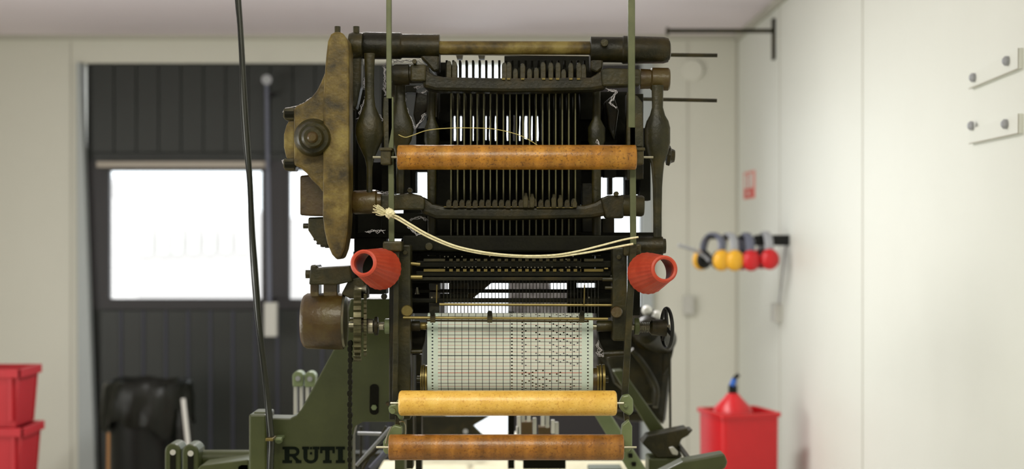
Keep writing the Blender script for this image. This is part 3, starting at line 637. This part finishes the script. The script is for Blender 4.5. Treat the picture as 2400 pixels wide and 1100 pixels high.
# blades: tall thin upright strips with the light on their front edges put into the colour
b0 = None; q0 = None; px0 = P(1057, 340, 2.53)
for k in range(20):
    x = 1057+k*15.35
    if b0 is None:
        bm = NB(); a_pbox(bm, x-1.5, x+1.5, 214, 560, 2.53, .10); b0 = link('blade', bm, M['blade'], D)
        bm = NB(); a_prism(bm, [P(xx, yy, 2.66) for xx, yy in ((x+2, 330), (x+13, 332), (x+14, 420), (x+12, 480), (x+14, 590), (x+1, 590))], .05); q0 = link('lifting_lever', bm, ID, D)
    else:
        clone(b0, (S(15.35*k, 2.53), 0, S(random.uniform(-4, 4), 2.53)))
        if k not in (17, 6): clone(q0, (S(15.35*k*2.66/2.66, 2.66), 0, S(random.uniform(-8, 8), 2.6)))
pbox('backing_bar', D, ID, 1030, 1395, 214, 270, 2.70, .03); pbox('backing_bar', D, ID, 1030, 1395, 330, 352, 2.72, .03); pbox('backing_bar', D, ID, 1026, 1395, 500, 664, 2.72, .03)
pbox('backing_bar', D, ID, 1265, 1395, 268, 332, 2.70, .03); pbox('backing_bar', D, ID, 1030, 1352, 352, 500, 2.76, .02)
slits = [(1057, 1068), (1077, 1082), (1107, 1110), (1134, 1140), (1147, 1152), (1160, 1163), (1188, 1191), (1203, 1207), (1217, 1220), (1230, 1236), (1246, 1248), (1258, 1262)]
xp = 1028
for s_, e_ in slits+[(1268, 1268)]:
    w_ = s_-xp; j_ = lambda: random.uniform(-1.2, 1.2)
    plate('side_lever', D, ID, [(xp+j_(), 262), (s_+j_(), 262), (s_+j_(), 290), (s_+j_(), 315), (s_, 336), (xp, 336), (xp+j_(), 310), (xp+j_(), 285)], 2.66, .02, 0)
    xp = e_
plate('side_lever', D, ID, [(1000, 276), (1035, 280), (1056, 285), (1035, 292), (1056, 300), (1056, 320), (1040, 300), (1000, 340)], 2.63, .02, 0)
# upper comb: hooks and fingers
h0 = f0 = None
for k in range(23):
    x = 1047+k*15.4
    if h0 is None:
        bm = NB(); a_pbox(bm, x-2.7, x+2.7, 141, 190, 2.56, .04); h0 = link('hook', bm, ID, D, bev=.0008)
    elif x < 1372: clone(h0, (S(15.4*k, 2.56), 0, 0))
for k, (x, y) in enumerate(((1052, 142), (1065, 143), (1182, 146), (1193, 145), (1208, 160), (1225, 148), (1241, 160), (1257, 158), (1273, 145), (1291, 146), (1308, 146), (1321, 162), (1338, 147), (1357, 146), (1368, 150))):
    if f0 is None:
        bm = NB(); pts = [(x-6, 190), (x-6, y+8), (x-4, y+2), (x, y), (x+4, y+2), (x+6, y+8), (x+6, 190)]
        a_prism(bm, [P(a, b, 2.515) for a, b in pts], .035); f0 = link('finger', bm, OL, D, bev=.001); fx, fy = x, y
    else: clone(f0, (S(x-fx, 2.515), 0, -S(y-fy, 2.515)))
for x in (1180, 1192, 1225, 1274, 1291, 1307, 1338, 1356): pbox('brass_tip', D, M['brass'], x-4, x+4, 183, 187, 2.468, .01, .0003)
pbox('upper_rail', D, ID, 1182, 1400, 131, 216, 2.62, .03); pbox('upper_rail', D, ID, 1024, 1050, 146, 216, 2.62, .03)
for x in (1076, 1128): plate('side_lever', D, I, [(x-10, 120), (x+10, 120), (x+7, 138), (x-5, 138)], 2.6, .02, 0)
rod('thin_wire', D, M['steel'], (1032, 128, 2.56), (1384, 132, 2.56), 1.2, 6)
# lower comb bumps
t0 = None
for k in range(20):
    x = 1052+k*15.4; dy = random.choice((0, 0, 0, 1, -3))
    if t0 is None:
        bm = NB(); pts = [(x+6*math.cos(a), 477-9*math.sin(a)) for a in [i*PI/6 for i in range(7)]]+[(x-6, 487), (x+6, 487)]
        a_prism(bm, [P(a, b, 2.465) for a, b in pts], .02); t0 = link('tooth', bm, I, D)
    else: clone(t0, (S(15.4*k, 2.465), 0, -S(dy, 2.465)))
for x, y in ((1232, 452), (1247, 454), (1298, 455), (1313, 457), (1347, 466)):
    plate('finger', D, OL, [(x-5, 487), (x-6, y+12), (x-3, y+6), (x-3, y), (x+3, y), (x+4, y+6), (x+6, y+12), (x+5, 487)], 2.462, .02, .001)
pbox('brass_line', D, M['brass'], 1040, 1222, 484, 486, 2.466, .003, 0); pbox('brass_line', D, M['brass'], 1258, 1345, 486, 488, 2.466, .003, 0)
# left and right upright plates of the reader
pbox('reader_upright', D, OL, 928, 962, 574, 985, 2.44, .05, .003); pbox('reader_upright', D, OL, 1436, 1470, 580, 800, 2.44, .05, .003)
pbox('reader_upright', D, I, 912, 930, 590, 985, 2.46, .04, .002)
pbox('bracket_cap', D, OL, 897, 942, 566, 590, 2.40, .05, .003); pbox('bracket_cap', D, OL, 1462, 1503, 572, 600, 2.42, .05, .003)
for x, y in ((954, 729), (1445, 732)):
    lathe('thumb_screw', D, BR if x < 1000 else RU, (x, y, 2.44), (x, y, 2.425), [(0, 14), (.8, 14), (1, 12)], 24)
bolt(D, OL, 901, 695, 2.5, 7, .01, 12); bolt(D, OL, 950, 592, 2.44, 6, .006); bolt(D, OL, 1450, 603, 2.44, 6, .006)
# perforated needle bars
def pbar(y, Yq, m, x0=975, x1=1432, h=9):
    pbox('needle_bar', D, ID, x0, x1, y, y+h+6, Yq, .02, .001)
    pbox('scale_strip', D, m, x0+18, 1043, y-5, y+1, Yq-.003, .01, 0); pbox('scale_strip', D, m, 1362, x1-18, y-5, y+1, Yq-.003, .01, 0)
    for k in range(20):
        xx = 1053+k*16.2
        pbox('scale_tab', D, m, xx, xx+8, y-5, y+1, Yq-.003, .008, 0)
pbar(612, 2.48, OL); pbar(636, 2.46, BR)
d0 = None
for row, y in ((0, 602), (1, 627)):
    for k in range(40):
        x = 1042+k*8.1
        if d0 is None:
            bm = NB(); a_lathe(bm, P(x, y, 2.47), P(x, y, 2.455), [(0, S(1.7, 2.47)), (.7, S(1.7, 2.47)), (1, S(.8, 2.47))], 8); d0 = link('needle_head', bm, ST, D, smooth=True); x_, y_ = x, y
        elif random.random() < (.35 if row == 0 else .85): clone(d0, (S(x-x_, 2.47), 0, -S(y+random.choice((-1, 0, 0, 6))-y_, 2.47)))
for y, h, Yq, m in ((590, 8, 2.53, ID), (617, 8, 2.5, ID), (645, 13, 2.46, I), (652, 12, 2.52, ID), (679, 8, 2.50, ID), (700, 10, 2.49, ID)):
    pbox('needle_rail', D, m, 962, 1436, y, y+h, Yq, .02, .0015)
rod('brass_rail', D, BR, (1030, 714, 2.47), (1436, 716, 2.47), 3.2, 8)
v0 = None
for k in range(46):
    x = 1040+k*8.05
    if v0 is None:
        bm = NB(); a_cyl(bm, P(x, 640, 2.49), P(x, 752, 2.49), S(.9, 2.49), 6); v0 = link('needle', bm, I, D, smooth=True)
    else: clone(v0, (S(8.05*k, 2.49), 0, 0))
for x0, x1, y0, y1, Yq, m in ((962, 1030, 590, 735, 2.56, ID), (1398, 1440, 590, 745, 2.56, ID), (1030, 1095, 690, 702, 2.55, ID), (1330, 1352, 664, 735, 2.54, ID), (1352, 1400, 676, 735, 2.56, ID), (1052, 1098, 664, 690, 2.62, I), (1006, 1030, 664, 735, 2.5, I)):
    pbox('reader_block', D, m, x0, x1, y0, y1, Yq, .04, .001)
plate('reader_wedge', D, I, [(1052, 664), (1152, 664), (1104, 704), (1052, 704)], 2.66, .02, .001)
for x, y in ((978, 690), (1012, 712), (1380, 712)): lathe('cone_nut', D, ST, (x, y-16, 2.5), (x, y, 2.5), [(0, 2), (.7, 4), (1, 6)], 12)
rod('wire_guide', D, BR, (1024, 668, 2.46), (1023, 710, 2.46), 1.6, 6); rod('wire_guide', D, BR, (1370, 668, 2.46), (1369, 712, 2.46), 1.6, 6)
rod('cross_pin', D, BR, (962, 618, 2.45), (985, 620, 2.45), 4, 8); rod('cross_pin', D, BR, (962, 650, 2.45), (990, 650, 2.45), 5, 8)
rod('cross_pin', D, OL, (1412, 655, 2.45), (1436, 655, 2.45), 5, 8); rod('cross_pin', D, OL, (1418, 675, 2.45), (1436, 675, 2.45), 4, 8); pbox('cross_pin', D, BR, 1416, 1426, 628, 632, 2.45, .01)
rod('paper_press_rod', D, BR, (945, 745, 2.425), (1425, 748, 2.425), 3.6, 10); rod('paper_press_rod', D, RU, (1000, 752, 2.432), (1380, 754, 2.432), 2.2, 8)
for x in (1014, 1148, 1364):
    o = pbox('rod_clip', D, OL, x-6, x+6, 737, 757, 2.418, .012, .001); bolt(o, ID, x, 734, 2.42, 6, .008, 10, 'clip_screw')
# card cylinder axle, journals, handwheel
rod('cylinder_axle', D, ST, (818, 762, 2.475), (1570, 768, 2.475), 7, 16)
for a_, b_, r, m in ((925, 958, 14, OL), (958, 985, 12, I), (985, 1000, 9, BR), (1398, 1436, 13, OL), (1436, 1462, 16, I), (862, 876, 17, ST), (878, 886, 22, I), (888, 900, 9, ST), (902, 916, 18, M['green_l']), (1486, 1498, 20, M['green'])):
    lathe('journal', D, m, (a_, 765, 2.475), (b_, 765, 2.475), [(0, r*.9), (.1, r), (.9, r), (1, r*.9)], 20)
plate('journal_block', D, ID, [(930, 768), (1000, 768), (996, 800), (985, 832), (935, 836)], 2.49, .05, .003)
plate('journal_block', D, ID, [(1400, 768), (1462, 768), (1466, 838), (1420, 834), (1404, 800)], 2.49, .05, .003)
rod('stay_bar', D, OL, (930, 826, 2.46), (990, 824, 2.46), 5, 10); rod('stay_bar', D, I, (1415, 830, 2.46), (1465, 828, 2.46), 8, 10)
for k in range(7): lathe('spring_coil', D, ST, (1497+k*4, 768, 2.475), (1499+k*4, 768, 2.475), [(0, 11), (.5, 13), (1, 11)], 16)
lathe('wheel_hub', D, I, (1522, 768, 2.475), (1562, 769, 2.475), [(0, 12), (.15, 18), (.8, 20), (1, 20)], 20)
hw = bpy.data.objects.new('h', None); bpy.data.objects.remove(hw)
bm = NB(); c = P(1563, 770, 2.475); R = S(47, 2.475); pr = []
ax = Vector((1, .17, 0)).normalized(); a, b = frame(ax)
rings = []
for i in range(48):
    th = 2*PI*i/48; d_ = a*math.cos(th)+b*math.sin(th); ring = []
    for j in range(8):
        ph = 2*PI*j/8; ring.append(bm.verts.new(c+d_*(R+S(4, 2.475)*math.cos(ph))+ax*S(4.5, 2.475)*math.sin(ph)))
    rings.append(ring)
for i in range(48):
    for j in range(8): bm.faces.new((rings[i][j], rings[i][(j+1) % 8], rings[(i+1) % 48][(j+1) % 8], rings[(i+1) % 48][j]))
hw = link('handwheel', bm, M['black'], D, smooth=True, angle=80)
for k in range(3):
    th = 2*PI*k/3+.3; d_ = a*math.cos(th)+b*math.sin(th)
    bm = NB(); a_cyl(bm, c, c+d_*R, S(5, 2.475), 8); link('spoke', bm, M['black'], hw, smooth=True)
# drum, bracket, sprocket and chain on the left
lathe('drum', D, RU, (709, 753, 2.52), (806, 753, 2.52), [(0, 52), (.04, 60), (.12, 65), (.9, 67), (1, 66)], 48)
lathe('drum_cover', D, ST, (806, 753, 2.52), (811, 753, 2.52), [(0, 62), (1, 60)], 36)
bm = NB(); a_pbox(bm, 727, 747, 660, 700, 2.50, .04); a_pbox(bm, 758, 790, 660, 700, 2.50, .04); link('bracket_legs', bm, RU, D, bev=.002)
plate('drum_bracket', D, OL, [(728, 622), (742, 621), (744, 628), (790, 625), (820, 624), (826, 660), (790, 668), (724, 668)], 2.48, .06, .003)
rod('bracket_bolt', D, OL, (717, 643, 2.50), (735, 643, 2.50), 11, 6)
plate('sprocket_arm', D, OL, [(818, 655), (846, 650), (862, 680), (862, 700), (820, 700), (800, 690)], 2.5, .03, .002)
lathe('upper_pulley', D, ST, (832, 678, 2.49), (858, 678, 2.49), [(0, 10), (.3, 6), (.7, 6), (1, 10)], 16)
gear('sprocket', D, M['gear'], P(838, 762, 2.5), Vector((1, .10, 0)), S(86, 2.5), 30, .013)
gear('sprocket', D, M['gear'], P(856, 762, 2.5), Vector((1, .10, 0)), S(74, 2.5), 32, .005, .06)
ch = None
for k in range(33):
    y = 806+k*13
    if ch is None:
        bm = NB(); pts = [(820+6*math.cos(a), 806+8*math.sin(a)) for a in [i*PI/5 for i in range(10)]]; a_prism(bm, [P(a, b, 2.47) for a, b in pts], .012); ch = link('chain_link', bm, ID, D, bev=.001)
    else:
        o = clone(ch, (S(random.uniform(-1, 1)-(k*.05), 2.47), 0, -S(13*k, 2.47))); o.scale = (1, 1, 1) if k % 2 else (.72, 1, 1)
# suspension rods from the ceiling, roller brackets
def flat(name, a_, b_, wd, d, m):
    bm = NB(); p, q = P(*a_), P(*b_); h = S(wd/2, a_[2])
    v = [bm.verts.new(p+Vector((sx*h, sy*d/2, 0))) for sx, sy in ((-1, -1), (1, -1), (1, 1), (-1, 1))]
    g = [bm.verts.new(q+Vector((sx*h, sy*d/2, 0))) for sx, sy in ((-1, -1), (1, -1), (1, 1), (-1, 1))]
    bm.faces.new(v); bm.faces.new(g[::-1])
    for i in range(4): bm.faces.new((v[i], g[i], g[(i+1) % 4], v[(i+1) % 4]))
    return link(name, bm, m, D, bev=.001)
SL = mat('green_grey_bar', (.07,.08,.035), .45, .3, (.10,.11,.05), None, 20)
flat('hanger_bar', (911, -830, 2.42), (912, 232, 2.42), 12, .012, SL); flat('hanger_bar', (916, 228, 2.42), (918, 572, 2.42), 13, .01, SL)
plate('hanger_clip', D, OL, [(899, 228), (921, 226), (921, 300), (912, 352), (900, 352), (897, 260)], 2.415, .02, .002)
flat('hanger_bar', (1479, -830, 2.42), (1480, 300, 2.42), 16, .012, SL); flat('hanger_bar', (1482, 296, 2.42), (1484, 574, 2.42), 14, .01, SL)
plate('hanger_clip', D, OL, [(1470, 215), (1494, 225), (1506, 240), (1508, 345), (1470, 345)], 2.415, .02, .002)
flat('hanger_bar', (1484, 575, 2.41), (1464, 935, 2.41), 15, .012, OL)
flat('hanger_bar', (930, 590, 2.415), (926, 940, 2.415), 12, .012, OL)
for (x, y0, y1) in ((905, 346, 386), (1498, 346, 386)):
    o = pbox('roller_bracket', D, OL, x-13, x+11, y0, y1, 2.39, .03, .002); pbox('clip', o, OL, x-16, x+14, y0, y0+7, 2.386, .03, .001)
def roller(name, x0, x1, y, r, Yq, m, pinl, pinr, e=3):
    L = x1-x0; o = lathe(name, D, m, (x0, y, Yq), (x1, y, Yq), [(0, r-e), (e*.4/L, r-e*.3), (e/L, r), (1-e/L, r), (1-e*.4/L, r-e*.3), (1, r-e)], 48)
    rod('axle', o, ST, (pinl, y, Yq), (pinr, y, Yq), 3, 8); return o
roller('wooden_roller', 932, 1491, 369, 29, 2.40, M['wood_a'], 874, 1531)
roller('wooden_roller', 935, 1445, 945.5, 29.5, 2.37, M['wood_b'], 915, 1462, 6)
roller('wooden_roller', 912, 1461, 1049, 30, 2.35, M['wood_c'], 882, 1492)
GB = M['green_l']
gb = mat('olive_green_bracket', (.10,.13,.05), .4, 0, (.14,.17,.075), None, 15)
plate('roller_arm', D, gb, [(934, 934), (944, 930), (945, 985), (936, 984), (930, 974), (912, 968), (910, 956), (916, 950), (926, 948)], 2.39, .02, .002); bolt(D, gb, 921, 963, 2.385, 7, .008, 16)
plate('roller_arm', D, gb, [(1460, 928), (1474, 925), (1484, 936), (1485, 966), (1476, 976), (1462, 968), (1452, 958), (1452, 944)], 2.39, .02, .003); bolt(D, gb, 1466, 951, 2.388, 5, .004, 12)
plate('roller_arm', D, gb, [(918, 1002), (926, 998), (942, 1002), (942, 1020), (924, 1022), (916, 1040), (914, 1064), (904, 1066), (898, 1058), (898, 1036), (908, 1020)], 2.37, .02, .002)
plate('roller_arm', D, gb, [(1458, 998), (1474, 985), (1482, 1000), (1482, 1046), (1476, 1060), (1462, 1062), (1462, 1036), (1456, 1022)], 2.37, .02, .002)
tube('spring_wire', D, ST, [(936, 990, 2.38), (946, 990, 2.38), (950, 1002, 2.38), (948, 1025, 2.38)], 2.5, 6, 4); tube('spring_wire', D, ST, [(904, 1040, 2.36), (908, 1022, 2.36), (918, 1000, 2.36)], 2, 6, 4)
plate('lever_link', D, OL, [(926, 975), (938, 975), (938, 1005), (926, 1003)], 2.395, .012, .001); plate('lever_link', D, OL, [(1462, 968), (1474, 970), (1476, 992), (1464, 990)], 2.395, .012, .001)
# ------------------------------------------------------------------ paper cylinder and lower roll
Yc = 2.475; zc = EYE+(550-770)*2.449/F; R1 = S(34, 2.449); x0w, x1w = P(1001.3, 0, 2.449).x, P(1390.5, 0, 2.449).x
bm = NB(); a_cyl(bm, Vector((x0w+.002, Yc, zc)), Vector((x1w-.002, Yc, zc)), R1-.0012, 40); link('card_cylinder', bm, M['iron_d'], D, smooth=True)
Yl = Yc-R1+S(30, 2.449); zl = EYE+(550-893)*2.449/F; R2 = S(30, 2.449)
bm = NB(); a_cyl(bm, Vector((P(1000, 0, 2.449).x, Yl, zl)), Vector((P(1402, 0, 2.449).x, Yl, zl)), R2-.0012, 40); link('paper_roll_core', bm, RU, D, smooth=True)
for xa, xb, rr in ((985, 988, 34), (990, 993, 36), (995, 1000, 34), (1400, 1404, 34), (1406, 1410, 36), (1413, 1419, 36)):
    bm = NB(); a_cyl(bm, Vector((P(xa, 0, 2.449).x, Yl, zl)), Vector((P(xb, 0, 2.449).x, Yl, zl)), S(rr, 2.449), 36); link('roll_flange', bm, BR, D, smooth=True)
bm = NB(); a_cyl(bm, Vector((P(975, 0, 2.449).x, Yl, zl)), Vector((P(1428, 0, 2.449).x, Yl, zl)), .006, 12); link('roll_axle', bm, OL, D, smooth=True)
# the sheet: path over the cylinder, down, round the lower roll; real punched holes
px = S(1, 2.449); L1 = (zc-zl)
def path(v):                                     # v: metres below the front point of the cylinder
    if v < 0:
        a = -v/R1; return Vector((0, Yc-R1*math.cos(a), zc+R1*math.sin(a)))
    if v < L1: return Vector((0, Yc-R1, zc-v))
    a = (v-L1)/R2; return Vector((0, Yl-R2*math.cos(a), zl-R2*math.sin(a)))
CP, RP = 8.1, 4.05
top_pat = {0: 2, 3: 2}
def hole(c, r):
    if c in (-23, 22): return r % 2 == 0
    if c == 0: return r % 2 == 0
    if r < 25:
        q = r % 4
        return {3: q in (1, 3), 4: q == 0, 7: q == 1, 8: q == 2, 11: q == 3, 12: q == 0, 13: q == 1, 14: q == 2, 15: q == 1, 16: q == 2, 17: q == 3, 18: q == 0, 19: q == 3}.get(c, False)
    q = r-27                                     # q 0 = first row of the lower block
    T_ = {3: (0, 2, 6, 8, 10), 4: (1, 3, 7, 11), 5: (2, 6), 6: (1, 3, 5, 7, 9), 7: (0, 4, 8, 10), 8: (5, 9), 9: (0, 4, 8, 10), 10: (5, 9), 11: (2, 6, 11), 13: (2, 6), 14: (1, 3, 7, 11), 17: (0, 4, 8, 10), 18: (5, 9)}
    return q in T_.get(c, ()) or (q > 11 and (q-8) % 4 in [t % 4 for t in T_.get(c, ())] and c > 0)
bm = NB(); uvl = bm.loops.layers.uv.new('print'); vc = {}
def V(u, v):
    k = (round(u*50), round(v*50))
    if k not in vc:
        p = path(v*px); vc[k] = (bm.verts.new((P(1199.8, 0, 2.449).x+u*px, p.y, p.z)), (u, v))
    return vc[k]
def face(uvs):
    l = [V(*q) for q in uvs]
    try: f = bm.faces.new([q[0] for q in l])
    except ValueError: return
    for lp, q in zip(f.loops, l): lp[uvl].uv = q[1]
    f.smooth = True
for c in range(-24, 24):
    for r in range(-16, 47):
        u, v = c*CP, -10+r*RP; a0, a1, b0_, b1_ = u-CP/2, u+CP/2, v-RP/2, v+RP/2
        if not hole(c, r): face([(a0, b0_), (a1, b0_), (a1, b1_), (a0, b1_)]); continue
        o = [(u+2.3*math.cos(t), v+1.85*math.sin(t)) for t in [PI/4+i*PI/2 for i in range(4)]]
        m8 = [(u+2.3*math.cos(t), v+1.85*math.sin(t)) for t in [i*PI/4 for i in range(8)]]
        cs = [(a1, b1_), (a0, b1_), (a0, b0_), (a1, b0_)]
        for k in range(4):                       # corner k lies at angle 45+90k
            i = 1+2*k
            face([cs[k], m8[i], m8[(i-1) % 8], cs[(k-1) % 4]]) if False else None
            face([cs[k], cs[(k+1) % 4], m8[(i+2) % 8], m8[(i+1) % 8], m8[i]])
def mathn(nt, op, a, b=None, c=None):
    n = nt.nodes.new('ShaderNodeMath'); n.operation = op
    for i, v in enumerate((a, b, c)):
        if v is None: continue
        if isinstance(v, (int, float)): n.inputs[i].default_value = v
        else: nt.links.new(v, n.inputs[i])
    return n.outputs[0]
pm = bpy.data.materials.new('printed_pattern_paper'); pm.use_nodes = True; nt = pm.node_tree; pb = nt.nodes['Principled BSDF']
uvn = nt.nodes.new('ShaderNodeUVMap'); uvn.uv_map = 'print'; sx = nt.nodes.new('ShaderNodeSeparateXYZ'); nt.links.new(uvn.outputs[0], sx.inputs[0]); U, Vv = sx.outputs[0], sx.outputs[1]
def lines(coord, off, pitch, wd):                # 1 on the line
    a = mathn(nt, 'PINGPONG', mathn(nt, 'ADD', coord, 1000*pitch-off), pitch/2); return mathn(nt, 'LESS_THAN', a, wd)
inside = mathn(nt, 'MULTIPLY', mathn(nt, 'GREATER_THAN', U, -173.5), mathn(nt, 'LESS_THAN', U, 164))
vert = lines(U, -4.2, 16.2, .72); hor = lines(Vv, -.6, 16.2, .7); bold = lines(Vv, -.6+16.2*4, 81, 1.0)
red = lines(Vv, 7.5, 8.1, .6); redb = lines(Vv, 7.5+16.2, 81, .75)
black = mathn(nt, 'MULTIPLY', mathn(nt, 'MAXIMUM', mathn(nt, 'MAXIMUM', mathn(nt, 'MULTIPLY', vert, .9), mathn(nt, 'MULTIPLY', hor, .75)), bold), inside)
redl = mathn(nt, 'MULTIPLY', mathn(nt, 'MAXIMUM', mathn(nt, 'MULTIPLY', red, .6), redb), inside)
def mixc(f, a, b):
    n = nt.nodes.new('ShaderNodeMix'); n.data_type = 'RGBA'
    nt.links.new(f, n.inputs[0])
    for s, i in ((a, 6), (b, 7)):
        if isinstance(s, tuple): n.inputs[i].default_value = (*s, 1)
        else: nt.links.new(s, n.inputs[i])
    return n.outputs[2]
tc = nt.nodes.new('ShaderNodeTexCoord'); nz = nt.nodes.new('ShaderNodeTexNoise'); nz.inputs['Scale'].default_value = 9; nt.links.new(tc.outputs['Object'], nz.inputs[0])
base = mixc(nz.outputs[0], (.72, .90, .80), (.80, .93, .83))
base = mixc(mathn(nt, 'MULTIPLY', inside, .22), base, (.98, .86, .80))
colr = mixc(black, mixc(redl, base, (.62, .10, .05)), (.02, .03, .03))
nt.links.new(colr, pb.inputs['Base Color']); pb.inputs['Roughness'].default_value = .7
tr = nt.nodes.new('ShaderNodeBsdfTranslucent'); nt.links.new(mixc(black, mixc(redl, (.95, .80, .70), (.75, .16, .08)), (.02, .03, .03)), tr.inputs[0])
ms = nt.nodes.new('ShaderNodeMixShader'); ms.inputs[0].default_value = .42
nt.links.new(pb.outputs[0], ms.inputs[1]); nt.links.new(tr.outputs[0], ms.inputs[2]); nt.links.new(ms.outputs[0], nt.nodes['Material Output'].inputs[0])
tagp(link('pattern_paper', bm, pm, None, smooth=True, angle=80), 'pale green punched pattern paper with printed grid over the card cylinder', 'paper')
def lint(paths, Yq, m='lint', amp=3):
    bm = NB()
    for pth in paths:
        for rep in range(4):
            pts = []
            for (xa, ya), (xb, yb) in zip(pth, pth[1:]):
                n_ = max(2, int(math.hypot(xb-xa, yb-ya)/5))
                for k in range(n_):
                    t_ = k/n_; pts.append(P(xa+(xb-xa)*t_+random.gauss(0, amp*.7), ya+(yb-ya)*t_+random.gauss(0, amp*.7), Yq+random.gauss(0, .003)))
            if len(pts) > 2: a_tube(bm, pts, S(.55, Yq), 4, 2)
    tagp(link('lint', bm, M[m], D, smooth=True), 'white lint caught on the iron', None, None, 'stuff')
lint([[(902, 224), (901, 150), (912, 143), (1000, 143), (1003, 165)], [(852, 140), (864, 168), (852, 195), (862, 215), (846, 260), (838, 285)], [(946, 205), (950, 250), (972, 300), (985, 285), (998, 262)], [(885, 262), (897, 290)]], 2.545)
lint([[(975, 205), (998, 200), (1000, 212), (985, 222)], [(868, 446), (885, 448), (893, 452), (925, 455)], [(860, 543), (905, 541)], [(960, 515), (985, 508), (1003, 520)], [(955, 530), (975, 548), (1003, 546)]], 2.5)
lint([[(1404, 800), (1400, 812), (1408, 822), (1400, 830), (1416, 836), (1440, 828)], [(1425, 210), (1445, 215), (1430, 240), (1445, 255)], [(1400, 330), (1405, 350)]], 2.47, 'lint', 3.5)
lint([[(663, 262), (670, 254), (692, 250), (712, 242), (735, 226)], [(664, 385), (661, 378), (672, 370)]], 2.455, 'lint', 1.2)
# ------------------------------------------------------------------ red cones
def cone(a_, b_, ra, rb, label):
    p, q = P(*a_), P(*b_); R0, R1_ = S(ra, a_[2]), S(rb, b_[2]); wl = .006
    bm = NB(); prof = [(0, R0-wl), (-.02, R0-wl*.5), (0, R0), (.04, R0), (.05, R0*1.0), (1, R1_), (1, R1_-.003), (.05, R0-wl)]
    ax = q-p; a, b = frame(ax); rings = []; n = 96
    for j, (t, r) in enumerate(prof):
        ring = []
        for i in range(n):
            th = 2*PI*i/n; rr = r+(.0004*math.cos(th*24) if j in (4, 5) else 0)
            ring.append(bm.verts.new(p+ax*t+(a*math.cos(th)+b*math.sin(th))*rr))
        rings.append(ring)
    for k in range(len(rings)):
        g = rings[(k+1) % len(rings)]
        for i in range(n): bm.faces.new((rings[k][i], rings[k][(i+1) % n], g[(i+1) % n], g[i]))
    return tagp(link('yarn_cone', bm, M['red_cone'], None, smooth=True, angle=50), label, 'cone', 'red cones on the machine uprights')
cone((852, 617, 2.31), (893, 631, 2.405), 32, 49, 'empty red plastic yarn cone on the left upright opening to the left')
cone((1557, 631, 2.31), (1518, 641, 2.405), 32, 49, 'empty red plastic yarn cone on the right upright opening to the right')
# ------------------------------------------------------------------ cord, thread, cable
Yk = 2.385
t = thing('tied_cord', 'sagging undyed cord knotted between the two hanger bars', 'cord', P(908, 503, Yk))
tube('strand', t, M['cord'], [(908, 503, Yk), (930, 513, Yk), (962, 532, Yk), (1002, 555, Yk), (1060, 579, Yk), (1120, 593, Yk), (1180, 600, Yk), (1240, 603, Yk), (1300, 602, Yk), (1350, 596, Yk), (1400, 588, Yk), (1462, 576, Yk), (1484, 572, Yk)], 2.5, 8, 5)
tube('strand', t, M['cord'], [(908, 500, Yk-.003), (932, 508, Yk-.003), (964, 527, Yk-.003), (1004, 550, Yk-.003), (1062, 575, Yk-.003), (1120, 589, Yk-.003), (1180, 597, Yk-.003), (1240, 600, Yk-.003), (1300, 598, Yk-.003), (1350, 590, Yk-.003), (1400, 578, Yk-.003), (1462, 562, Yk-.003), (1496, 556, Yk)], 2.3, 8, 5)
bm = NB(); bmesh.ops.create_icosphere(bm, subdivisions=3, radius=S(12, Yk))
for v in bm.verts:
    v.co *= 1+.25*math.sin(v.co.x*900)*math.sin(v.co.z*1100+1); v.co += P(914, 500, Yk-.004)
link('knot', bm, M['cord'], t, smooth=True, angle=80)
bm = NB()
for k in range(34):
    a = random.uniform(2.3, 4.2); ln = random.uniform(18, 34); c0 = P(904+random.uniform(-3, 3), 500+random.uniform(-4, 4), Yk-.004)
    e = c0+Vector((S(ln*math.cos(a), Yk), random.uniform(-.01, .01), S(ln*math.sin(a)*-.8 if a > PI else ln*math.sin(a), Yk)))
    a_tube(bm, [c0, (c0+e)/2+Vector((0, 0, random.uniform(-.002, .002))), e], .0006, 4, 3)
tagp(link('frayed_end', bm, M['cord'], t, smooth=True), None, None, None, 'stuff')
tagp(tube('loose_thread', None, M['thread'], [(934, 316, 2.42), (950, 322, 2.42), (968, 317, 2.42), (1000, 306, 2.42), (1045, 301, 2.42), (1100, 300, 2.42), (1160, 303, 2.42), (1220, 318, 2.42), (1262, 342, 2.42)], .9, 5, 5), 'fine yellow loose thread arching above the upper roller', 'thread')
t = thing('power_cable', 'black cable hanging from the ceiling down to the loom frame', 'cable', P(632, 1100, 2.7))
cp = [(552, -290), (555, -100), (559, 0), (563, 60), (569, 160), (574, 250), (580, 340), (586, 430), (591, 540), (598, 630), (606, 740), (615, 830), (625, 910), (633, 985), (637, 1040), (634, 1120), (630, 1400)]
tube('cable', t, M['rubber'], [(x, y, 2.73 if y > -200 else 2.73) for x, y in cp], 6.8, 12, 5)
tube('thin_wire', t, M['black'], [(x-7+(2*math.sin(y/60)), y, 2.722) for x, y in cp], 1.6, 6, 3)
pbox('cable_clamp', loom, M['brass'], 622, 640, 1028, 1035, 2.708, .037, .001); bolt(loom, M['green_l'], 655, 1030, 2.78, 9, .012, 12)
pbox('cable_clamp', loom, M['green_l'], 640, 660, 1027, 1033, 2.74, .04, .001)
